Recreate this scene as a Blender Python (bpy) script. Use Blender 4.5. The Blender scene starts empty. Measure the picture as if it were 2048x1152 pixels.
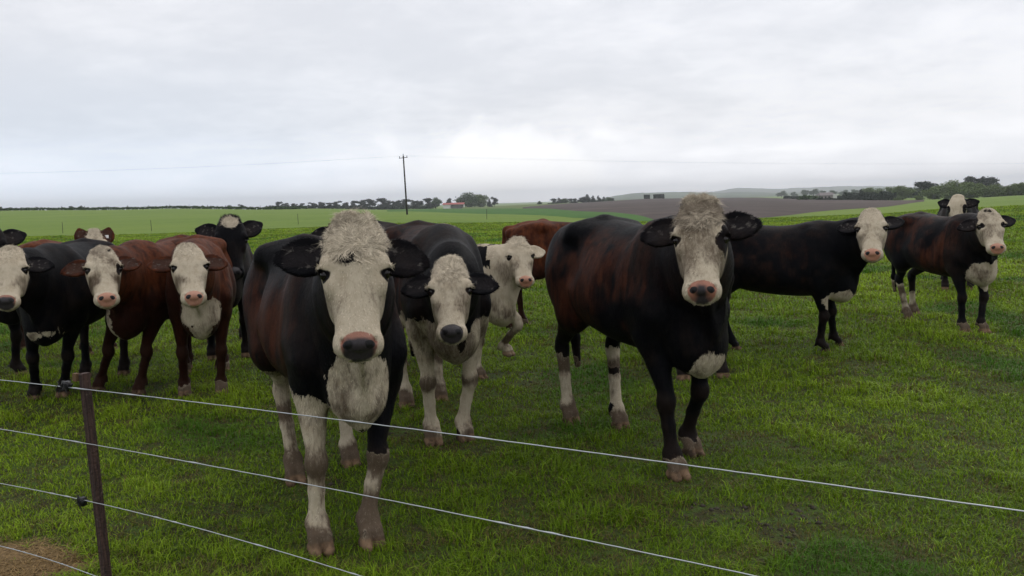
import bpy, math, random
import numpy as np
from mathutils import Vector, Matrix

# ------------------------------------------------------------------ camera, sky, sun, exposure
SC = bpy.context.scene
COL = SC.collection
F_PX, CAM_H = 1704.0, 1.45
PITCH, ROLL = math.atan(172.0 / F_PX), math.radians(1.7)
cd = bpy.data.cameras.new("camera"); cam = bpy.data.objects.new("camera", cd); COL.objects.link(cam)
cd.sensor_width = 36.0; cd.lens = F_PX / 2048 * 36.0; cd.clip_start = 0.05; cd.clip_end = 30000
cd.dof.use_dof = False
R_cam = Matrix.Rotation(math.pi / 2 - PITCH, 3, 'X') @ Matrix.Rotation(-ROLL, 3, 'Z')
cam.matrix_world = Matrix.Translation((0, 0, CAM_H)) @ R_cam.to_4x4()
SC.camera = cam

SUN_EL, SUN_AZ = math.radians(38), math.radians(35)      # azimuth from +Y towards +X
world = bpy.data.worlds.new("World"); SC.world = world; world.use_nodes = True
wn, wl = world.node_tree.nodes, world.node_tree.links
wn.clear()
def N(nt, t, **kw):
    n = nt.nodes.new(t)
    for k, v in kw.items():
        if k.startswith('i_'): n.inputs[k[2:].replace('_', ' ')].default_value = v
        else: setattr(n, k, v)
    return n
def M(nt, op, a, b=None, c=None, clamp=False):
    n = nt.nodes.new('ShaderNodeMath'); n.operation = op; n.use_clamp = clamp
    for i, x in enumerate((a, b, c)):
        if x is None: continue
        if isinstance(x, (int, float)): n.inputs[i].default_value = x
        else: nt.links.new(x, n.inputs[i])
    return n.outputs[0]
def MIX(nt, fac, a, b, blend='MIX'):
    n = nt.nodes.new('ShaderNodeMix'); n.data_type = 'RGBA'; n.blend_type = blend
    for i, x in ((0, fac), (6, a), (7, b)):
        if isinstance(x, (int, float)): n.inputs[i].default_value = x
        elif isinstance(x, tuple): n.inputs[i].default_value = (*x, 1) if len(x) == 3 else x
        else: nt.links.new(x, n.inputs[i])
    return n.outputs[2]
def SS(nt, x, lo, hi):
    n = nt.nodes.new('ShaderNodeMapRange'); n.interpolation_type = 'SMOOTHSTEP'
    nt.links.new(x, n.inputs[0]); n.inputs[1].default_value = lo; n.inputs[2].default_value = hi
    return n.outputs[0]
def NOISE(nt, vec, scale, detail=3, rough=.55, dist=0.0):
    n = N(nt, 'ShaderNodeTexNoise'); n.inputs['Scale'].default_value = scale
    n.inputs['Detail'].default_value = detail; n.inputs['Roughness'].default_value = rough
    n.inputs['Distortion'].default_value = dist
    if vec is not None: nt.links.new(vec, n.inputs['Vector'])
    return n.outputs[0]
def build_sky():
    nt = world.node_tree
    out = N(nt, 'ShaderNodeOutputWorld'); bg = N(nt, 'ShaderNodeBackground')
    sky = N(nt, 'ShaderNodeTexSky'); sky.sky_type = 'NISHITA'; sky.sun_disc = False
    sky.sun_elevation = SUN_EL; sky.sun_rotation = SUN_AZ
    tc = N(nt, 'ShaderNodeTexCoord')
    sep = N(nt, 'ShaderNodeSeparateXYZ'); wl.new(tc.outputs['Generated'], sep.inputs[0])
    x, y, z = sep.outputs
    zz = M(nt, 'ADD', M(nt, 'MAXIMUM', z, 0.0), 0.20)
    cmb = N(nt, 'ShaderNodeCombineXYZ')
    wl.new(M(nt, 'DIVIDE', x, zz), cmb.inputs[0]); wl.new(M(nt, 'DIVIDE', y, zz), cmb.inputs[1]); cmb.inputs[2].default_value = 3.7
    n1 = NOISE(nt, cmb.outputs[0], 0.9, 7, .55, .35)
    n2 = NOISE(nt, cmb.outputs[0], 3.1, 6, .6, .2)
    nn = M(nt, 'ADD', M(nt, 'MULTIPLY', n1, .58), M(nt, 'MULTIPLY', n2, .42))
    c = SS(nt, nn, .37, .63)
    cloud = MIX(nt, c, (.68, .695, .74), (.835, .84, .875))
    # paler, bluer band low down on the left; brighter break in the cloud above the horizon ahead
    low = SS(nt, z, .22, .0)
    left = SS(nt, x, .10, -.45)
    cloud = MIX(nt, M(nt, 'MULTIPLY', M(nt, 'MULTIPLY', low, left), .55), cloud, (.56, .67, .82))
    dx = M(nt, 'MULTIPLY', M(nt, 'SUBTRACT', x, .0), 6.5)
    dz = M(nt, 'MULTIPLY', M(nt, 'SUBTRACT', z, .040), 20.0)
    r = M(nt, 'SQRT', M(nt, 'ADD', M(nt, 'MULTIPLY', dx, dx), M(nt, 'MULTIPLY', dz, dz)))
    nb = NOISE(nt, tc.outputs['Generated'], 14.0, 6, .6, .4)
    glow = SS(nt, M(nt, 'ADD', r, M(nt, 'MULTIPLY', nb, 2.6)), 2.5, 1.45)
    front = SS(nt, y, 0.0, .3)
    lowb = M(nt, 'ADD', 1.0, M(nt, 'MULTIPLY', SS(nt, z, .10, .0), .50))
    lb = N(nt, 'ShaderNodeVectorMath', operation='SCALE'); wl.new(cloud, lb.inputs[0]); wl.new(lowb, lb.inputs['Scale']); cloud = lb.outputs[0]
    cloud = MIX(nt, M(nt, 'MULTIPLY', glow, front), cloud, (1.08, 1.08, 1.10))
    hv = M(nt, 'MULTIPLY', SS(nt, z, .25, .9), 1.0)
    cloud = MIX(nt, hv, cloud, (1.0, 1.0, 1.02))
    s = N(nt, 'ShaderNodeVectorMath', operation='SCALE'); wl.new(sky.outputs[0], s.inputs[0]); s.inputs['Scale'].default_value = 1.0
    # cloud colours are radiances for strength 0.1
    c10 = N(nt, 'ShaderNodeVectorMath', operation='SCALE'); wl.new(cloud, c10.inputs[0]); c10.inputs['Scale'].default_value = 12.0
    fin = MIX(nt, 0.94, s.outputs[0], c10.outputs[0])
    wl.new(fin, bg.inputs[0]); bg.inputs[1].default_value = 0.10
    wl.new(bg.outputs[0], out.inputs[0])
build_sky()
sd = bpy.data.lights.new("sun", 'SUN'); sd.energy = 0.6; sd.angle = math.radians(25); sd.color = (1.0, .96, .9)
sun = bpy.data.objects.new("sun", sd); COL.objects.link(sun)
sdir = Vector((math.sin(SUN_AZ) * math.cos(SUN_EL), math.cos(SUN_AZ) * math.cos(SUN_EL), math.sin(SUN_EL)))
sun.rotation_euler = sdir.to_track_quat('Z', 'Y').to_euler(); sun.location = (0, 0, 30)
SC.view_settings.view_transform = 'Standard'; SC.view_settings.look = 'None'
SC.view_settings.exposure = 0.0; SC.view_settings.gamma = 1.0
SC.cycles.max_bounces = 5; SC.cycles.diffuse_bounces = 3; SC.cycles.glossy_bounces = 2
SC.cycles.transmission_bounces = 2; SC.cycles.volume_bounces = 0; SC.cycles.transparent_max_bounces = 8

# ------------------------------------------------------------------ helpers
rng = np.random.default_rng(7); random.seed(7)
Rc = np.array(R_cam)
def ray(px, py):
    d = Rc @ np.array([(px - 1024) / F_PX, (576 - py) / F_PX, -1.0]); return d / d[1]
def P(px, py, Y): return np.array([0, 0, CAM_H]) + ray(px, py) * Y
def G(px, py, z=0.0):
    d = ray(px, py); t = (z - CAM_H) / d[2]; return np.array([0, 0, CAM_H]) + d * t
def hor(px): return 404 - math.tan(ROLL) * (px - 1024)

def tag(o, label=None, cat=None, group=None, kind=None):
    if label: o['label'] = label
    if cat: o['category'] = cat
    if group: o['group'] = group
    if kind: o['kind'] = kind
    return o
def empty(name, loc):
    o = bpy.data.objects.new(name, None); o.empty_display_size = .1; o.location = loc; COL.objects.link(o); return o
def mesh_obj(name, V, Fc, mat=None, parent=None, smooth=True, attrs=None, sizes=None):
    """V (n,3); Fc (m,k) array or flat loop array with sizes"""
    me = bpy.data.meshes.new(name)
    V = np.ascontiguousarray(V, dtype=np.float32)
    Fc = np.asarray(Fc, dtype=np.int32)
    if sizes is None:
        k = Fc.shape[1]; sizes = np.full(len(Fc), k, np.int32)
    flat = Fc.ravel(); sizes = np.asarray(sizes, np.int32)
    me.vertices.add(len(V)); me.vertices.foreach_set('co', V.ravel())
    me.loops.add(len(flat)); me.loops.foreach_set('vertex_index', flat)
    me.polygons.add(len(sizes))
    st = np.zeros(len(sizes), np.int32); st[1:] = np.cumsum(sizes)[:-1]
    me.polygons.foreach_set('loop_start', st)
    me.update(calc_edges=True)
    me.polygons.foreach_set('use_smooth', np.full(len(sizes), bool(smooth)))
    for n, a in (attrs or {}).items():
        a = np.asarray(a, np.float32)
        if a.ndim == 1:
            at = me.attributes.new(n, 'FLOAT', 'POINT'); at.data.foreach_set('value', a)
        else:
            if a.shape[1] == 3: a = np.concatenate([a, np.ones((len(a), 1), np.float32)], 1)
            at = me.attributes.new(n, 'FLOAT_COLOR', 'POINT'); at.data.foreach_set('color', np.ascontiguousarray(a, np.float32).ravel())
    if mat: me.materials.append(mat)
    o = bpy.data.objects.new(name, me); COL.objects.link(o)
    if parent is not None: o.parent = parent
    return o
def new_mat(name):
    m = bpy.data.materials.new(name); m.use_nodes = True
    nt = m.node_tree; nt.nodes.clear()
    out = N(nt, 'ShaderNodeOutputMaterial'); b = N(nt, 'ShaderNodeBsdfPrincipled')
    nt.links.new(b.outputs[0], out.inputs[0])
    return m, nt, b
def setc(nt, sock, v):
    if isinstance(v, (int, float)): sock.default_value = v
    elif isinstance(v, tuple): sock.default_value = (*v, 1) if len(v) == 3 else v
    else: nt.links.new(v, sock)
def ATTR(nt, name):
    n = N(nt, 'ShaderNodeAttribute'); n.attribute_name = name; return n
def BUMP(nt, h, strength, dist=.01):
    n = N(nt, 'ShaderNodeBump'); n.inputs['Strength'].default_value = strength; n.inputs['Distance'].default_value = dist
    nt.links.new(h, n.inputs['Height']); return n.outputs[0]
def simple_mat(name, col, rough=.7, var=.25, scale=8.0, metallic=0.0, bump=0.0, spec=.4):
    m, nt, b = new_mat(name)
    tc = N(nt, 'ShaderNodeTexCoord')
    n = NOISE(nt, tc.outputs['Object'], scale, 4, .6)
    c = MIX(nt, n, tuple(x * (1 - var) for x in col), tuple(min(1, x * (1 + var)) for x in col))
    nt.links.new(c, b.inputs['Base Color']); b.inputs['Roughness'].default_value = rough; b.inputs['Metallic'].default_value = metallic
    b.inputs['Specular IOR Level'].default_value = spec
    if bump: nt.links.new(BUMP(nt, NOISE(nt, tc.outputs['Object'], scale * 6, 4, .6), bump, .02), b.inputs['Normal'])
    return m
def vnoise(p, scale, seed=0):
    """value noise in 2-3 D, p (n,d) -> 0..1"""
    p = np.asarray(p, np.float64) * scale + seed * 17.31
    i = np.floor(p).astype(np.int64); f = p - i; f = f * f * (3 - 2 * f)
    d = p.shape[1]; out = np.zeros(len(p))
    for c in range(2 ** d):
        w = np.ones(len(p)); h = np.full(len(p), seed * 7919 + 13, np.int64)
        for k in range(d):
            b = (c >> k) & 1
            w *= f[:, k] if b else 1 - f[:, k]
            h = (h * 1619 + (i[:, k] + b) * (31337, 6971, 1013)[k]) & 0x7fffffff
            h = (h ^ (h >> 13)) * 1274126177 & 0x7fffffff
        out += w * ((h >> 8) & 0xffff) / 65535.0
    return out
def fbm(p, scale, oct=3, seed=0):
    r = 0; a = 1; t = 0
    for k in range(oct): r = r + a * vnoise(p, scale * 2 ** k, seed + k); t += a; a *= .5
    return r / t
class MB:
    """collects simple solids into one mesh"""
    def __init__(s): s.v = []; s.f = []; s.n = 0
    def add(s, V, Fs):
        s.v.append(np.asarray(V, float))
        for f in Fs: s.f.append([i + s.n for i in f])
        s.n += len(V)
    def box(s, c, h, R=None):
        V = np.array([[x, y, z] for x in (-1, 1) for y in (-1, 1) for z in (-1, 1)]) * np.array(h)
        if R is not None: V = V @ np.array(R).T
        s.add(V + np.array(c), [(0, 1, 3, 2), (4, 6, 7, 5), (0, 4, 5, 1), (2, 3, 7, 6), (0, 2, 6, 4), (1, 5, 7, 3)])
    def tube(s, pts, r, seg=8):
        pts = np.asarray(pts, float); n = len(pts); r = np.full(n, r) if np.isscalar(r) else np.asarray(r)
        V = []; up = np.array([0, 0, 1.0])
        for i in range(n):
            t = pts[min(i + 1, n - 1)] - pts[max(i - 1, 0)]; t /= np.linalg.norm(t) + 1e-9
            a = np.cross(t, up if abs(t[2]) < .95 else [1, 0, 0]); a /= np.linalg.norm(a); b = np.cross(t, a)
            for k in range(seg):
                th = 2 * math.pi * k / seg; V.append(pts[i] + r[i] * (a * math.cos(th) + b * math.sin(th)))
        Fs = []
        for i in range(n - 1):
            for k in range(seg):
                Fs.append((i * seg + k, i * seg + (k + 1) % seg, (i + 1) * seg + (k + 1) % seg, (i + 1) * seg + k))
        Fs.append(tuple(range(seg))[::-1]); Fs.append(tuple(range((n - 1) * seg, n * seg)))
        s.add(V, Fs)
    def build(s, name, mat, parent=None, smooth=False):
        V = np.concatenate(s.v); fl = [i for f in s.f for i in f]; sz = [len(f) for f in s.f]
        return mesh_obj(name, V, np.array(fl), mat, parent, smooth, sizes=sz)
# ------------------------------------------------------------------ the lie of the land
KX = np.array([-600, 0, 300, 600, 800, 1000, 1150, 1300, 1500, 1600, 1750, 1900, 2048, 2700.])
KD = np.array([0, 20, 60, 93, 200, 400, 800, 1500, 3000, 9000.])
KZ = np.array([
 [0, 0, -.2, -.4, .9, 4.8, 4.8, 4.8, 4.8, 4.8],
 [0, 0, -.2, -.4, .8, 4.4, 4.4, 4.4, 4.4, 4.4],
 [0, 0, -.3, -.5, .6, 3.3, 3.3, 3.3, 3.3, 3.3],
 [0, 0, -.2, -.3, .3, 1.1, 1.0, 1.0, 1, 1],
 [0, 0, -.1, -.1, -.5, -1.0, -2.0, -3, -4, -4],
 [0, 0, -.2, -.4, -1.25, -2.1, -3.7, -5.6, -6, -6],
 [0, 0, -.35, -.6, -1.4, -2.0, -2.3, -5, -6, -6],
 [0, 0, -.45, -.7, -1.4, -1.4, -.4, -3, -6, -6],
 [0, 0, -.4, -.8, -1.5, -1.8, -1.8, -4, -6, -6],
 [0, 0, -.4, -.8, -1.7, -2.6, -4.0, -5, -6, -6],
 [0, 0, -.3, -.8, -2.0, -3.2, -4.6, -5, -6, -6],
 [0, 0, -.1, -.5, -1.3, -3.2, -6, -6, -6, -6],
 [0, 0, -.1, -.3, -.8, -2.5, -6, -6, -6, -6],
 [0, 0, -.1, -.3, -.6, -2.5, -6, -6, -6, -6]])
def T(x, y, bumps=True):
    x = np.atleast_1d(np.asarray(x, float)); y = np.atleast_1d(np.asarray(y, float))
    az = np.clip(np.arctan2(x, np.maximum(y, 1e-3)), -.75, .78); px = 1024 + F_PX * np.tan(az); D = np.where(y > 0, y, 0)
    px = np.clip(px, KX[0], KX[-1] - 1e-3); D = np.clip(D, 0, 8999)
    i = np.clip(np.searchsorted(KX, px, 'right') - 1, 0, len(KX) - 2); j = np.clip(np.searchsorted(KD, D, 'right') - 1, 0, len(KD) - 2)
    a = (px - KX[i]) / (KX[i + 1] - KX[i]); b = (D - KD[j]) / (KD[j + 1] - KD[j]); a = a * a * (3 - 2 * a)
    z = KZ[i, j] * (1 - a) * (1 - b) + KZ[i + 1, j] * a * (1 - b) + KZ[i, j + 1] * (1 - a) * b + KZ[i + 1, j + 1] * a * b
    if bumps:
        p = np.stack([x, y], 1); near = np.clip(1 - D / 60, 0, 1)
        z = z + near * ((fbm(p, 1.7, 2, 3) - .5) * .05 + (fbm(p, 9, 2, 4) - .5) * .018) + (1 - near) * (fbm(p, .02, 2, 9) - .5) * .35 * np.clip(D / 200, 0, 1)
    return z
def Tz(x, y): return float(T(x, y)[0])
def bare(p):      # 1 where hooves have worn the grass to mud
    a = fbm(p, .55, 3, 21); b = fbm(p, 2.6, 3, 22); c = fbm(p, 7.0, 2, 23)
    near = np.exp(-((p[:, 1] - 4.5) / 6) ** 2)
    return np.clip((.45 * a + .35 * b + .2 * c + .035 * near - .69) * 9, 0, 1)
def straw(p):
    d = np.sqrt(((p[:, 0] + 2.28) / .40) ** 2 + ((p[:, 1] - 3.30) / .34) ** 2); return np.clip((1.15 - d + (fbm(p, 6, 3, 31) - .5) * 1.1) * 4, 0, 1)
def ground_material():
    m, nt, b = new_mat("pasture_ground"); L = nt.links
    g = N(nt, 'ShaderNodeNewGeometry'); pos = g.outputs['Position']
    sp = N(nt, 'ShaderNodeSeparateXYZ'); L.new(pos, sp.inputs[0]); far = SS(nt, sp.outputs[1], 5, 28)
    n0 = NOISE(nt, pos, .035, 4, .6); n1 = NOISE(nt, pos, .6, 5, .65); n2 = NOISE(nt, pos, 9, 4, .7); n3 = NOISE(nt, pos, 60, 3, .7)
    green = MIX(nt, SS(nt, n1, .3, .7), (.082, .145, .010), (.118, .185, .014))
    green = MIX(nt, SS(nt, n0, .35, .7), green, (.128, .190, .018))
    soil = MIX(nt, SS(nt, n3, .3, .7), (.026, .024, .008), (.052, .050, .016))
    soilg = MIX(nt, SS(nt, n2, .35, .65), soil, (.052, .092, .010))
    c = MIX(nt, far, soilg, green)
    st = ATTR(nt, 'straw').outputs['Fac']
    c = MIX(nt, st, c, MIX(nt, SS(nt, n3, .3, .65), (.085, .050, .020), (.26, .17, .075)))
    L.new(c, b.inputs['Base Color']); b.inputs['Roughness'].default_value = .85; b.inputs['Specular IOR Level'].default_value = .2
    L.new(BUMP(nt, M(nt, 'ADD', n3, n2), .8, .03), b.inputs['Normal'])
    return m
def build_ground():
    az = np.concatenate([np.linspace(-math.pi, -.9, 30)[:-1], np.linspace(-.9, .9, 420), np.linspace(.9, math.pi, 30)[1:]])
    r = np.concatenate([[.02], np.geomspace(.4, 9000, 420)])
    A, R = np.meshgrid(az, r, indexing='ij'); x = (R * np.sin(A)).ravel(); y = (R * np.cos(A)).ravel()
    V = np.stack([x, y, T(x, y)], 1); na, nr = len(az), len(r)
    i, j = np.meshgrid(np.arange(na - 1), np.arange(nr - 1), indexing='ij'); i = i.ravel(); j = j.ravel()
    Fc = np.stack([i * nr + j, (i + 1) * nr + j, (i + 1) * nr + j + 1, i * nr + j + 1], 1)[:, ::-1]
    o = mesh_obj('ground', V, Fc, ground_material(), None, True, {'straw': straw(V[:, :2])})
    tag(o, kind='structure')
build_ground()
def sheet(name, px, dn, df, mat, off, nx=160, ny=40):
    """a field draped over the land between two edges given as distance per column"""
    X = np.linspace(px[0], px[-1], nx); a = np.interp(X, px, dn); b = np.interp(X, px, df)
    t = np.linspace(0, 1, ny); D = a[:, None] * (b / a)[:, None] ** t[None]
    ta = (X[:, None] - 1024) / F_PX + 0 * D; x = (ta * D).ravel(); y = D.ravel()
    z = T(x, y) + np.tile(np.clip(t * 6, 0, 1), nx) * off * (1 + D.ravel() / 60) + .01
    i, j = np.meshgrid(np.arange(nx - 1), np.arange(ny - 1), indexing='ij'); i = i.ravel(); j = j.ravel()
    Fc = np.stack([i * ny + j, (i + 1) * ny + j, (i + 1) * ny + j + 1, i * ny + j + 1], 1)
    o = mesh_obj(name, np.stack([x, y, z], 1), Fc, mat, None, True); tag(o, kind='structure'); return o
def field_mat(name, c1, c2, c3, s0=.02, s1=.4, furrow=0.0):
    m, nt, b = new_mat(name); L = nt.links
    g = N(nt, 'ShaderNodeNewGeometry'); pos = g.outputs['Position']
    mp = N(nt, 'ShaderNodeMapping'); mp.inputs['Scale'].default_value = (1, .25, 1); L.new(pos, mp.inputs[0])
    n0 = NOISE(nt, pos, s0, 4, .6); n1 = NOISE(nt, mp.outputs[0], s1, 5, .7)
    c = MIX(nt, SS(nt, n1, .3, .7), c1, c2); c = MIX(nt, M(nt, 'MULTIPLY', SS(nt, n0, .5, .72), .8), c, c3)
    if furrow:
        w = N(nt, 'ShaderNodeTexWave'); w.inputs['Scale'].default_value = .16; w.inputs['Distortion'].default_value = 1.2; w.inputs['Detail'].default_value = 3
        mp2 = N(nt, 'ShaderNodeMapping'); mp2.inputs['Rotation'].default_value = (0, 0, 1.25); L.new(pos, mp2.inputs[0]); L.new(mp2.outputs[0], w.inputs[0])
        c = MIX(nt, M(nt, 'MULTIPLY', w.outputs['Fac'], furrow), c, tuple(v * .6 for v in c1))
    L.new(c, b.inputs['Base Color']); b.inputs['Roughness'].default_value = .9; b.inputs['Specular IOR Level'].default_value = .1
    return m
M_PLOUGH = field_mat("ploughed_soil", (.058, .045, .041), (.088, .069, .061), (.14, .105, .088), .012, .25, .35)
M_CROP = field_mat("young_crop", (.040, .105, .018), (.055, .130, .022), (.07, .14, .03))
M_PALE = field_mat("pale_pasture", (.085, .125, .035), (.12, .15, .045), (.14, .15, .06))
sheet('crop_field', [780, 900, 1000, 1150, 1310], [330, 240, 190, 100, 70], [430, 520, 500, 215, 76], M_CROP, .05)
sheet('ploughed_field', [1050, 1100, 1150, 1310, 1480, 1590, 1700, 1780, 1850], [440, 320, 215, 76, 64, 88, 130, 165, 215], [460, 640, 760, 790, 790, 620, 420, 330, 240], M_PLOUGH, .08)
sheet('pale_pasture', [930, 1050, 1150, 1260], [560, 500, 790, 830], [900, 1200, 1300, 1350], M_PALE, .08)
M_HILL = field_mat("hill_pasture", (.030, .055, .022), (.075, .11, .045), (.11, .15, .06), .0012, .006)
def ridge(D0, D1, pts, name):
    X = np.linspace(1180, 2900, 260); top = np.interp(X, [p[0] for p in pts], [p[1] for p in pts])
    top = top + (fbm(np.stack([X, X * 0], 1), .02, 4, 5) - .5) * 5
    V = []; ny = 16; t = np.linspace(0, 1, ny)
    e = np.clip((X - 1180) / 90, 0, 1); e = e * e * (3 - 2 * e)
    H = ((hor(1024) - (X - 1024) * math.tan(ROLL)) - top) * D1 / F_PX * e
    for k in range(ny):
        D = D0 + (D1 - D0) * t[k]; z = -8 + (H + 8) * t[k] ** 1.4 if k < ny else 0
        V.append(np.stack([(X - 1024) / F_PX * D, np.full(len(X), D), z + (fbm(np.stack([X, X * 0 + k * 9], 1), .03, 2, 8) - .5) * 6 * t[k]], 1))
    for k in range(1, 4): V.append(np.stack([(X - 1024) / F_PX * (D1 + k * 500), np.full(len(X), D1 + k * 500.), H * (1 - k / 3) - 6], 1))
    V = np.stack(V, 1); ny += 3; nx = len(X)
    i, j = np.meshgrid(np.arange(nx - 1), np.arange(ny - 1), indexing='ij'); i = i.ravel(); j = j.ravel()
    o = mesh_obj(name, V.reshape(-1, 3), np.stack([i * ny + j, (i + 1) * ny + j, (i + 1) * ny + j + 1, i * ny + j + 1], 1), M_HILL, None, True); tag(o, kind='structure')
ridge(2300, 4200, [(1180, 394), (1230, 388), (1330, 384), (1480, 384), (1600, 384), (1800, 384), (2900, 380)], 'hills')
ridge(4500, 6800, [(1180, 396), (1300, 386), (1420, 383), (1480, 376), (1560, 377), (1700, 371), (1850, 374), (2900, 372)], 'hills')
# ------------------------------------------------------------------ trees, hedges, shelter belts
def leaf_mat(name, c1, c2):
    m, nt, b = new_mat(name); L = nt.links
    oi = N(nt, 'ShaderNodeNewGeometry'); n = NOISE(nt, oi.outputs['Position'], .45, 4, .6)
    r = ATTR(nt, 'var').outputs['Fac']
    c = MIX(nt, M(nt, 'ADD', M(nt, 'MULTIPLY', n, .5), M(nt, 'MULTIPLY', r, .5)), c1, c2)
    L.new(c, b.inputs['Base Color']); b.inputs['Roughness'].default_value = .7; b.inputs['Specular IOR Level'].default_value = .15
    return m
M_PINE = leaf_mat("pine_needles", (.012, .022, .014), (.030, .045, .024))
M_BROAD = leaf_mat("broad_leaves", (.026, .060, .016), (.065, .115, .028))
M_SPRING = leaf_mat("spring_leaves", (.075, .115, .032), (.15, .20, .065))
M_BARK = simple_mat("bark", (.05, .04, .032), .9, .4, 6)
def leaves(centres, radii, n, size, seed, squash=.8):
    r = np.random.default_rng(seed); centres = np.array(centres, float); radii = np.array(radii, float)
    k = r.choice(len(centres), n, p=radii ** 2 / (radii ** 2).sum())
    d = r.normal(size=(n, 3)); d /= np.linalg.norm(d, axis=1)[:, None]
    rr = radii[k] * (r.random(n) ** .35) * (1 + .18 * r.normal(size=n))
    p = centres[k] + d * rr[:, None] * np.array([1, 1, squash])
    a = r.normal(size=(n, 3)); a /= np.linalg.norm(a, axis=1)[:, None]; b = np.cross(a, r.normal(size=(n, 3))); b /= np.linalg.norm(b, axis=1)[:, None]
    s = size * r.uniform(.6, 1.4, n)[:, None]
    V = np.stack([p - a * s, p - b * s * .6, p + a * s, p + b * s * .6], 1).reshape(-1, 3)
    return V, np.arange(4 * n).reshape(-1, 4), np.repeat(r.random(n), 4)
def tree_mesh(kind, seed, h=1.0):
    """returns crown (V,F,var) and trunk MB for a tree of unit height"""
    r = random.Random(seed); C_, R_ = [], []; tk = MB()
    if kind == 'pine':
        lean = r.uniform(-.08, .08); tk.tube([(0, 0, -.05), (lean * .4, 0, .4), (lean, 0, .85)], [.035, .026, .012], 6)
        for i in range(13):
            z = r.uniform(.30, .90); a = r.uniform(0, 6.28); d = r.uniform(.05, .46) * (1.25 - z * .6); c = (lean + math.cos(a) * d, math.sin(a) * d, z)
            C_.append(c); R_.append(r.uniform(.13, .22)); tk.tube([(lean * z, 0, z - .12), c], [.013, .006], 5)
        sq, n, sz = .66, 2600, .034
    elif kind == 'conifer':
        tk.tube([(0, 0, -.05), (0, 0, .95)], [.03, .006], 6)
        for i in range(16):
            z = .12 + .84 * i / 15; w = .26 * (1 - z) + .03
            for q in range(3): a = r.uniform(0, 6.28); C_.append((math.cos(a) * w * .7, math.sin(a) * w * .7, z)); R_.append(w * .62 + .02)
        sq, n, sz = .8, 2200, .028
    else:
        tk.tube([(0, 0, -.05), (.01, 0, .3), (0, .01, .6)], [.04, .03, .014], 6)
        for i in range(14):
            a = r.uniform(0, 6.28); z = r.uniform(.22, .84); d = r.uniform(0, .40) * math.sin(min(1, z + .12) * math.pi) ** .5; c = (math.cos(a) * d, math.sin(a) * d, z)
            C_.append(c); R_.append(r.uniform(.17, .26)); tk.tube([(0, 0, max(.15, z - .25)), c], [.016, .006], 5)
        sq, n, sz = .85, 4200, .032
    return leaves(C_, R_, n, sz, seed, sq), tk
TREES = {}
def tree(kind, px, Y, hgt, wid=1.0, label='', group=None, name='tree', variant=0, mat=None, base=None):
    key = (kind, variant % 3, mat.name if mat else '')
    x = (px - 1024) / F_PX * Y; z = Tz(x, Y) if base is None else base
    root = empty(name, (x, Y, z)); root.rotation_euler = (0, 0, (px * 1.37) % 6.28); root.scale = (hgt * wid, hgt * wid, hgt); tag(root, label, 'tree', group)
    if key not in TREES:
        (V, Fc, var), tk = tree_mesh(kind, 11 + variant % 3 * 7 + len(kind)); mt = mat or {'pine': M_PINE, 'conifer': M_PINE, 'broad': M_BROAD}[kind]
        cr = mesh_obj('crown', V, Fc, mt, root, False, {'var': var}); tr = tk.build('trunk', M_BARK, root, True); TREES[key] = (cr, tr)
    else:
        for s in TREES[key]:
            c = s.copy(); COL.objects.link(c); c.parent = root
    return root
def at(px, py, Y): return P(px, py, Y)
gp = 'pines of the far shelter belt'
desc = ['low spreading pine', 'taller pine with an umbrella crown', 'ragged pine', 'small rounded pine']
pines = [(566, 15), (580, 13), (596, 12), (612, 12), (632, 14), (650, 15), (664, 13), (680, 17), (698, 14), (716, 14), (735, 18), (752, 16), (770, 19), (784, 15), (803, 15), (818, 17), (834, 16), (845, 14), (862, 19)]
for i, (px, hp) in enumerate(pines):
    Y = 760 + (i * 37) % 60; zt = at(px + 9, 415 - hp + (3 if px < 700 else 0), Y)[2]
    x = (px - 1024) / F_PX * Y; zb = min(Tz(x, Y), zt - hp * Y / F_PX * .9)
    side = ['directly left of the tallest', 'behind the white cow forehead'][0]
    lab = f"{desc[i % 4]}, number {i + 1} from the left in the far belt"
    tree('pine', px, Y, zt - zb, 1.45, lab, gp, 'pine_tree', i, base=zb)
def btree(kind, px, top, bot, Y, wid, label, name, var=0, mat=None, group=None):
    zt = at(px, top, Y)[2]; zb = at(px, bot, Y)[2]; return tree(kind, px, Y, zt - zb, wid, label, group, name, var, mat, base=zb)
btree('broad', 877, 393, 418, 800, 1.3, 'mid green round tree directly left of the red roofed shed', 'broadleaf_tree', 1)
btree('pine', 904, 396, 416, 860, .8, 'dark pine rising behind the red roof of the shed', 'pine_tree', 2)
btree('broad', 942, 383, 417, 820, 1.75, 'largest round leafy tree to the right of the shed', 'broadleaf_tree', 0)
btree('broad', 966, 387, 417, 840, 1.4, 'paler round tree leaning against the largest tree beside the shed', 'broadleaf_tree', 2, M_SPRING)
btree('conifer', 984, 397, 417, 800, 1.1, 'short dark conifer between the round trees and the open field', 'conifer_tree', 0)
btree('pine', 994, 393, 415, 810, .7, 'dark pine at the right end of the trees by the shed', 'pine_tree', 1)
btree('broad', 1083, 401, 414, 900, 1.1, 'small lone round tree on the skyline of the far field', 'broadleaf_tree', 1)
btree('pine', 490, 408, 421, 700, 1.0, 'tiny dark tree on the left skyline beyond the hedge', 'pine_tree', 1)
btree('broad', 468, 409, 421, 650, 1.5, 'low wide bushy tree on the skyline above the black cow with the white forehead', 'broadleaf_tree', 0)
btree('pine', 152, 412, 424, 650, 1.1, 'small ragged tree on the skyline above the cow with upright red ears', 'pine_tree', 0)
btree('pine', 171, 411, 424, 660, 1.0, 'second small ragged tree right beside another on the left skyline', 'pine_tree', 2)
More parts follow.
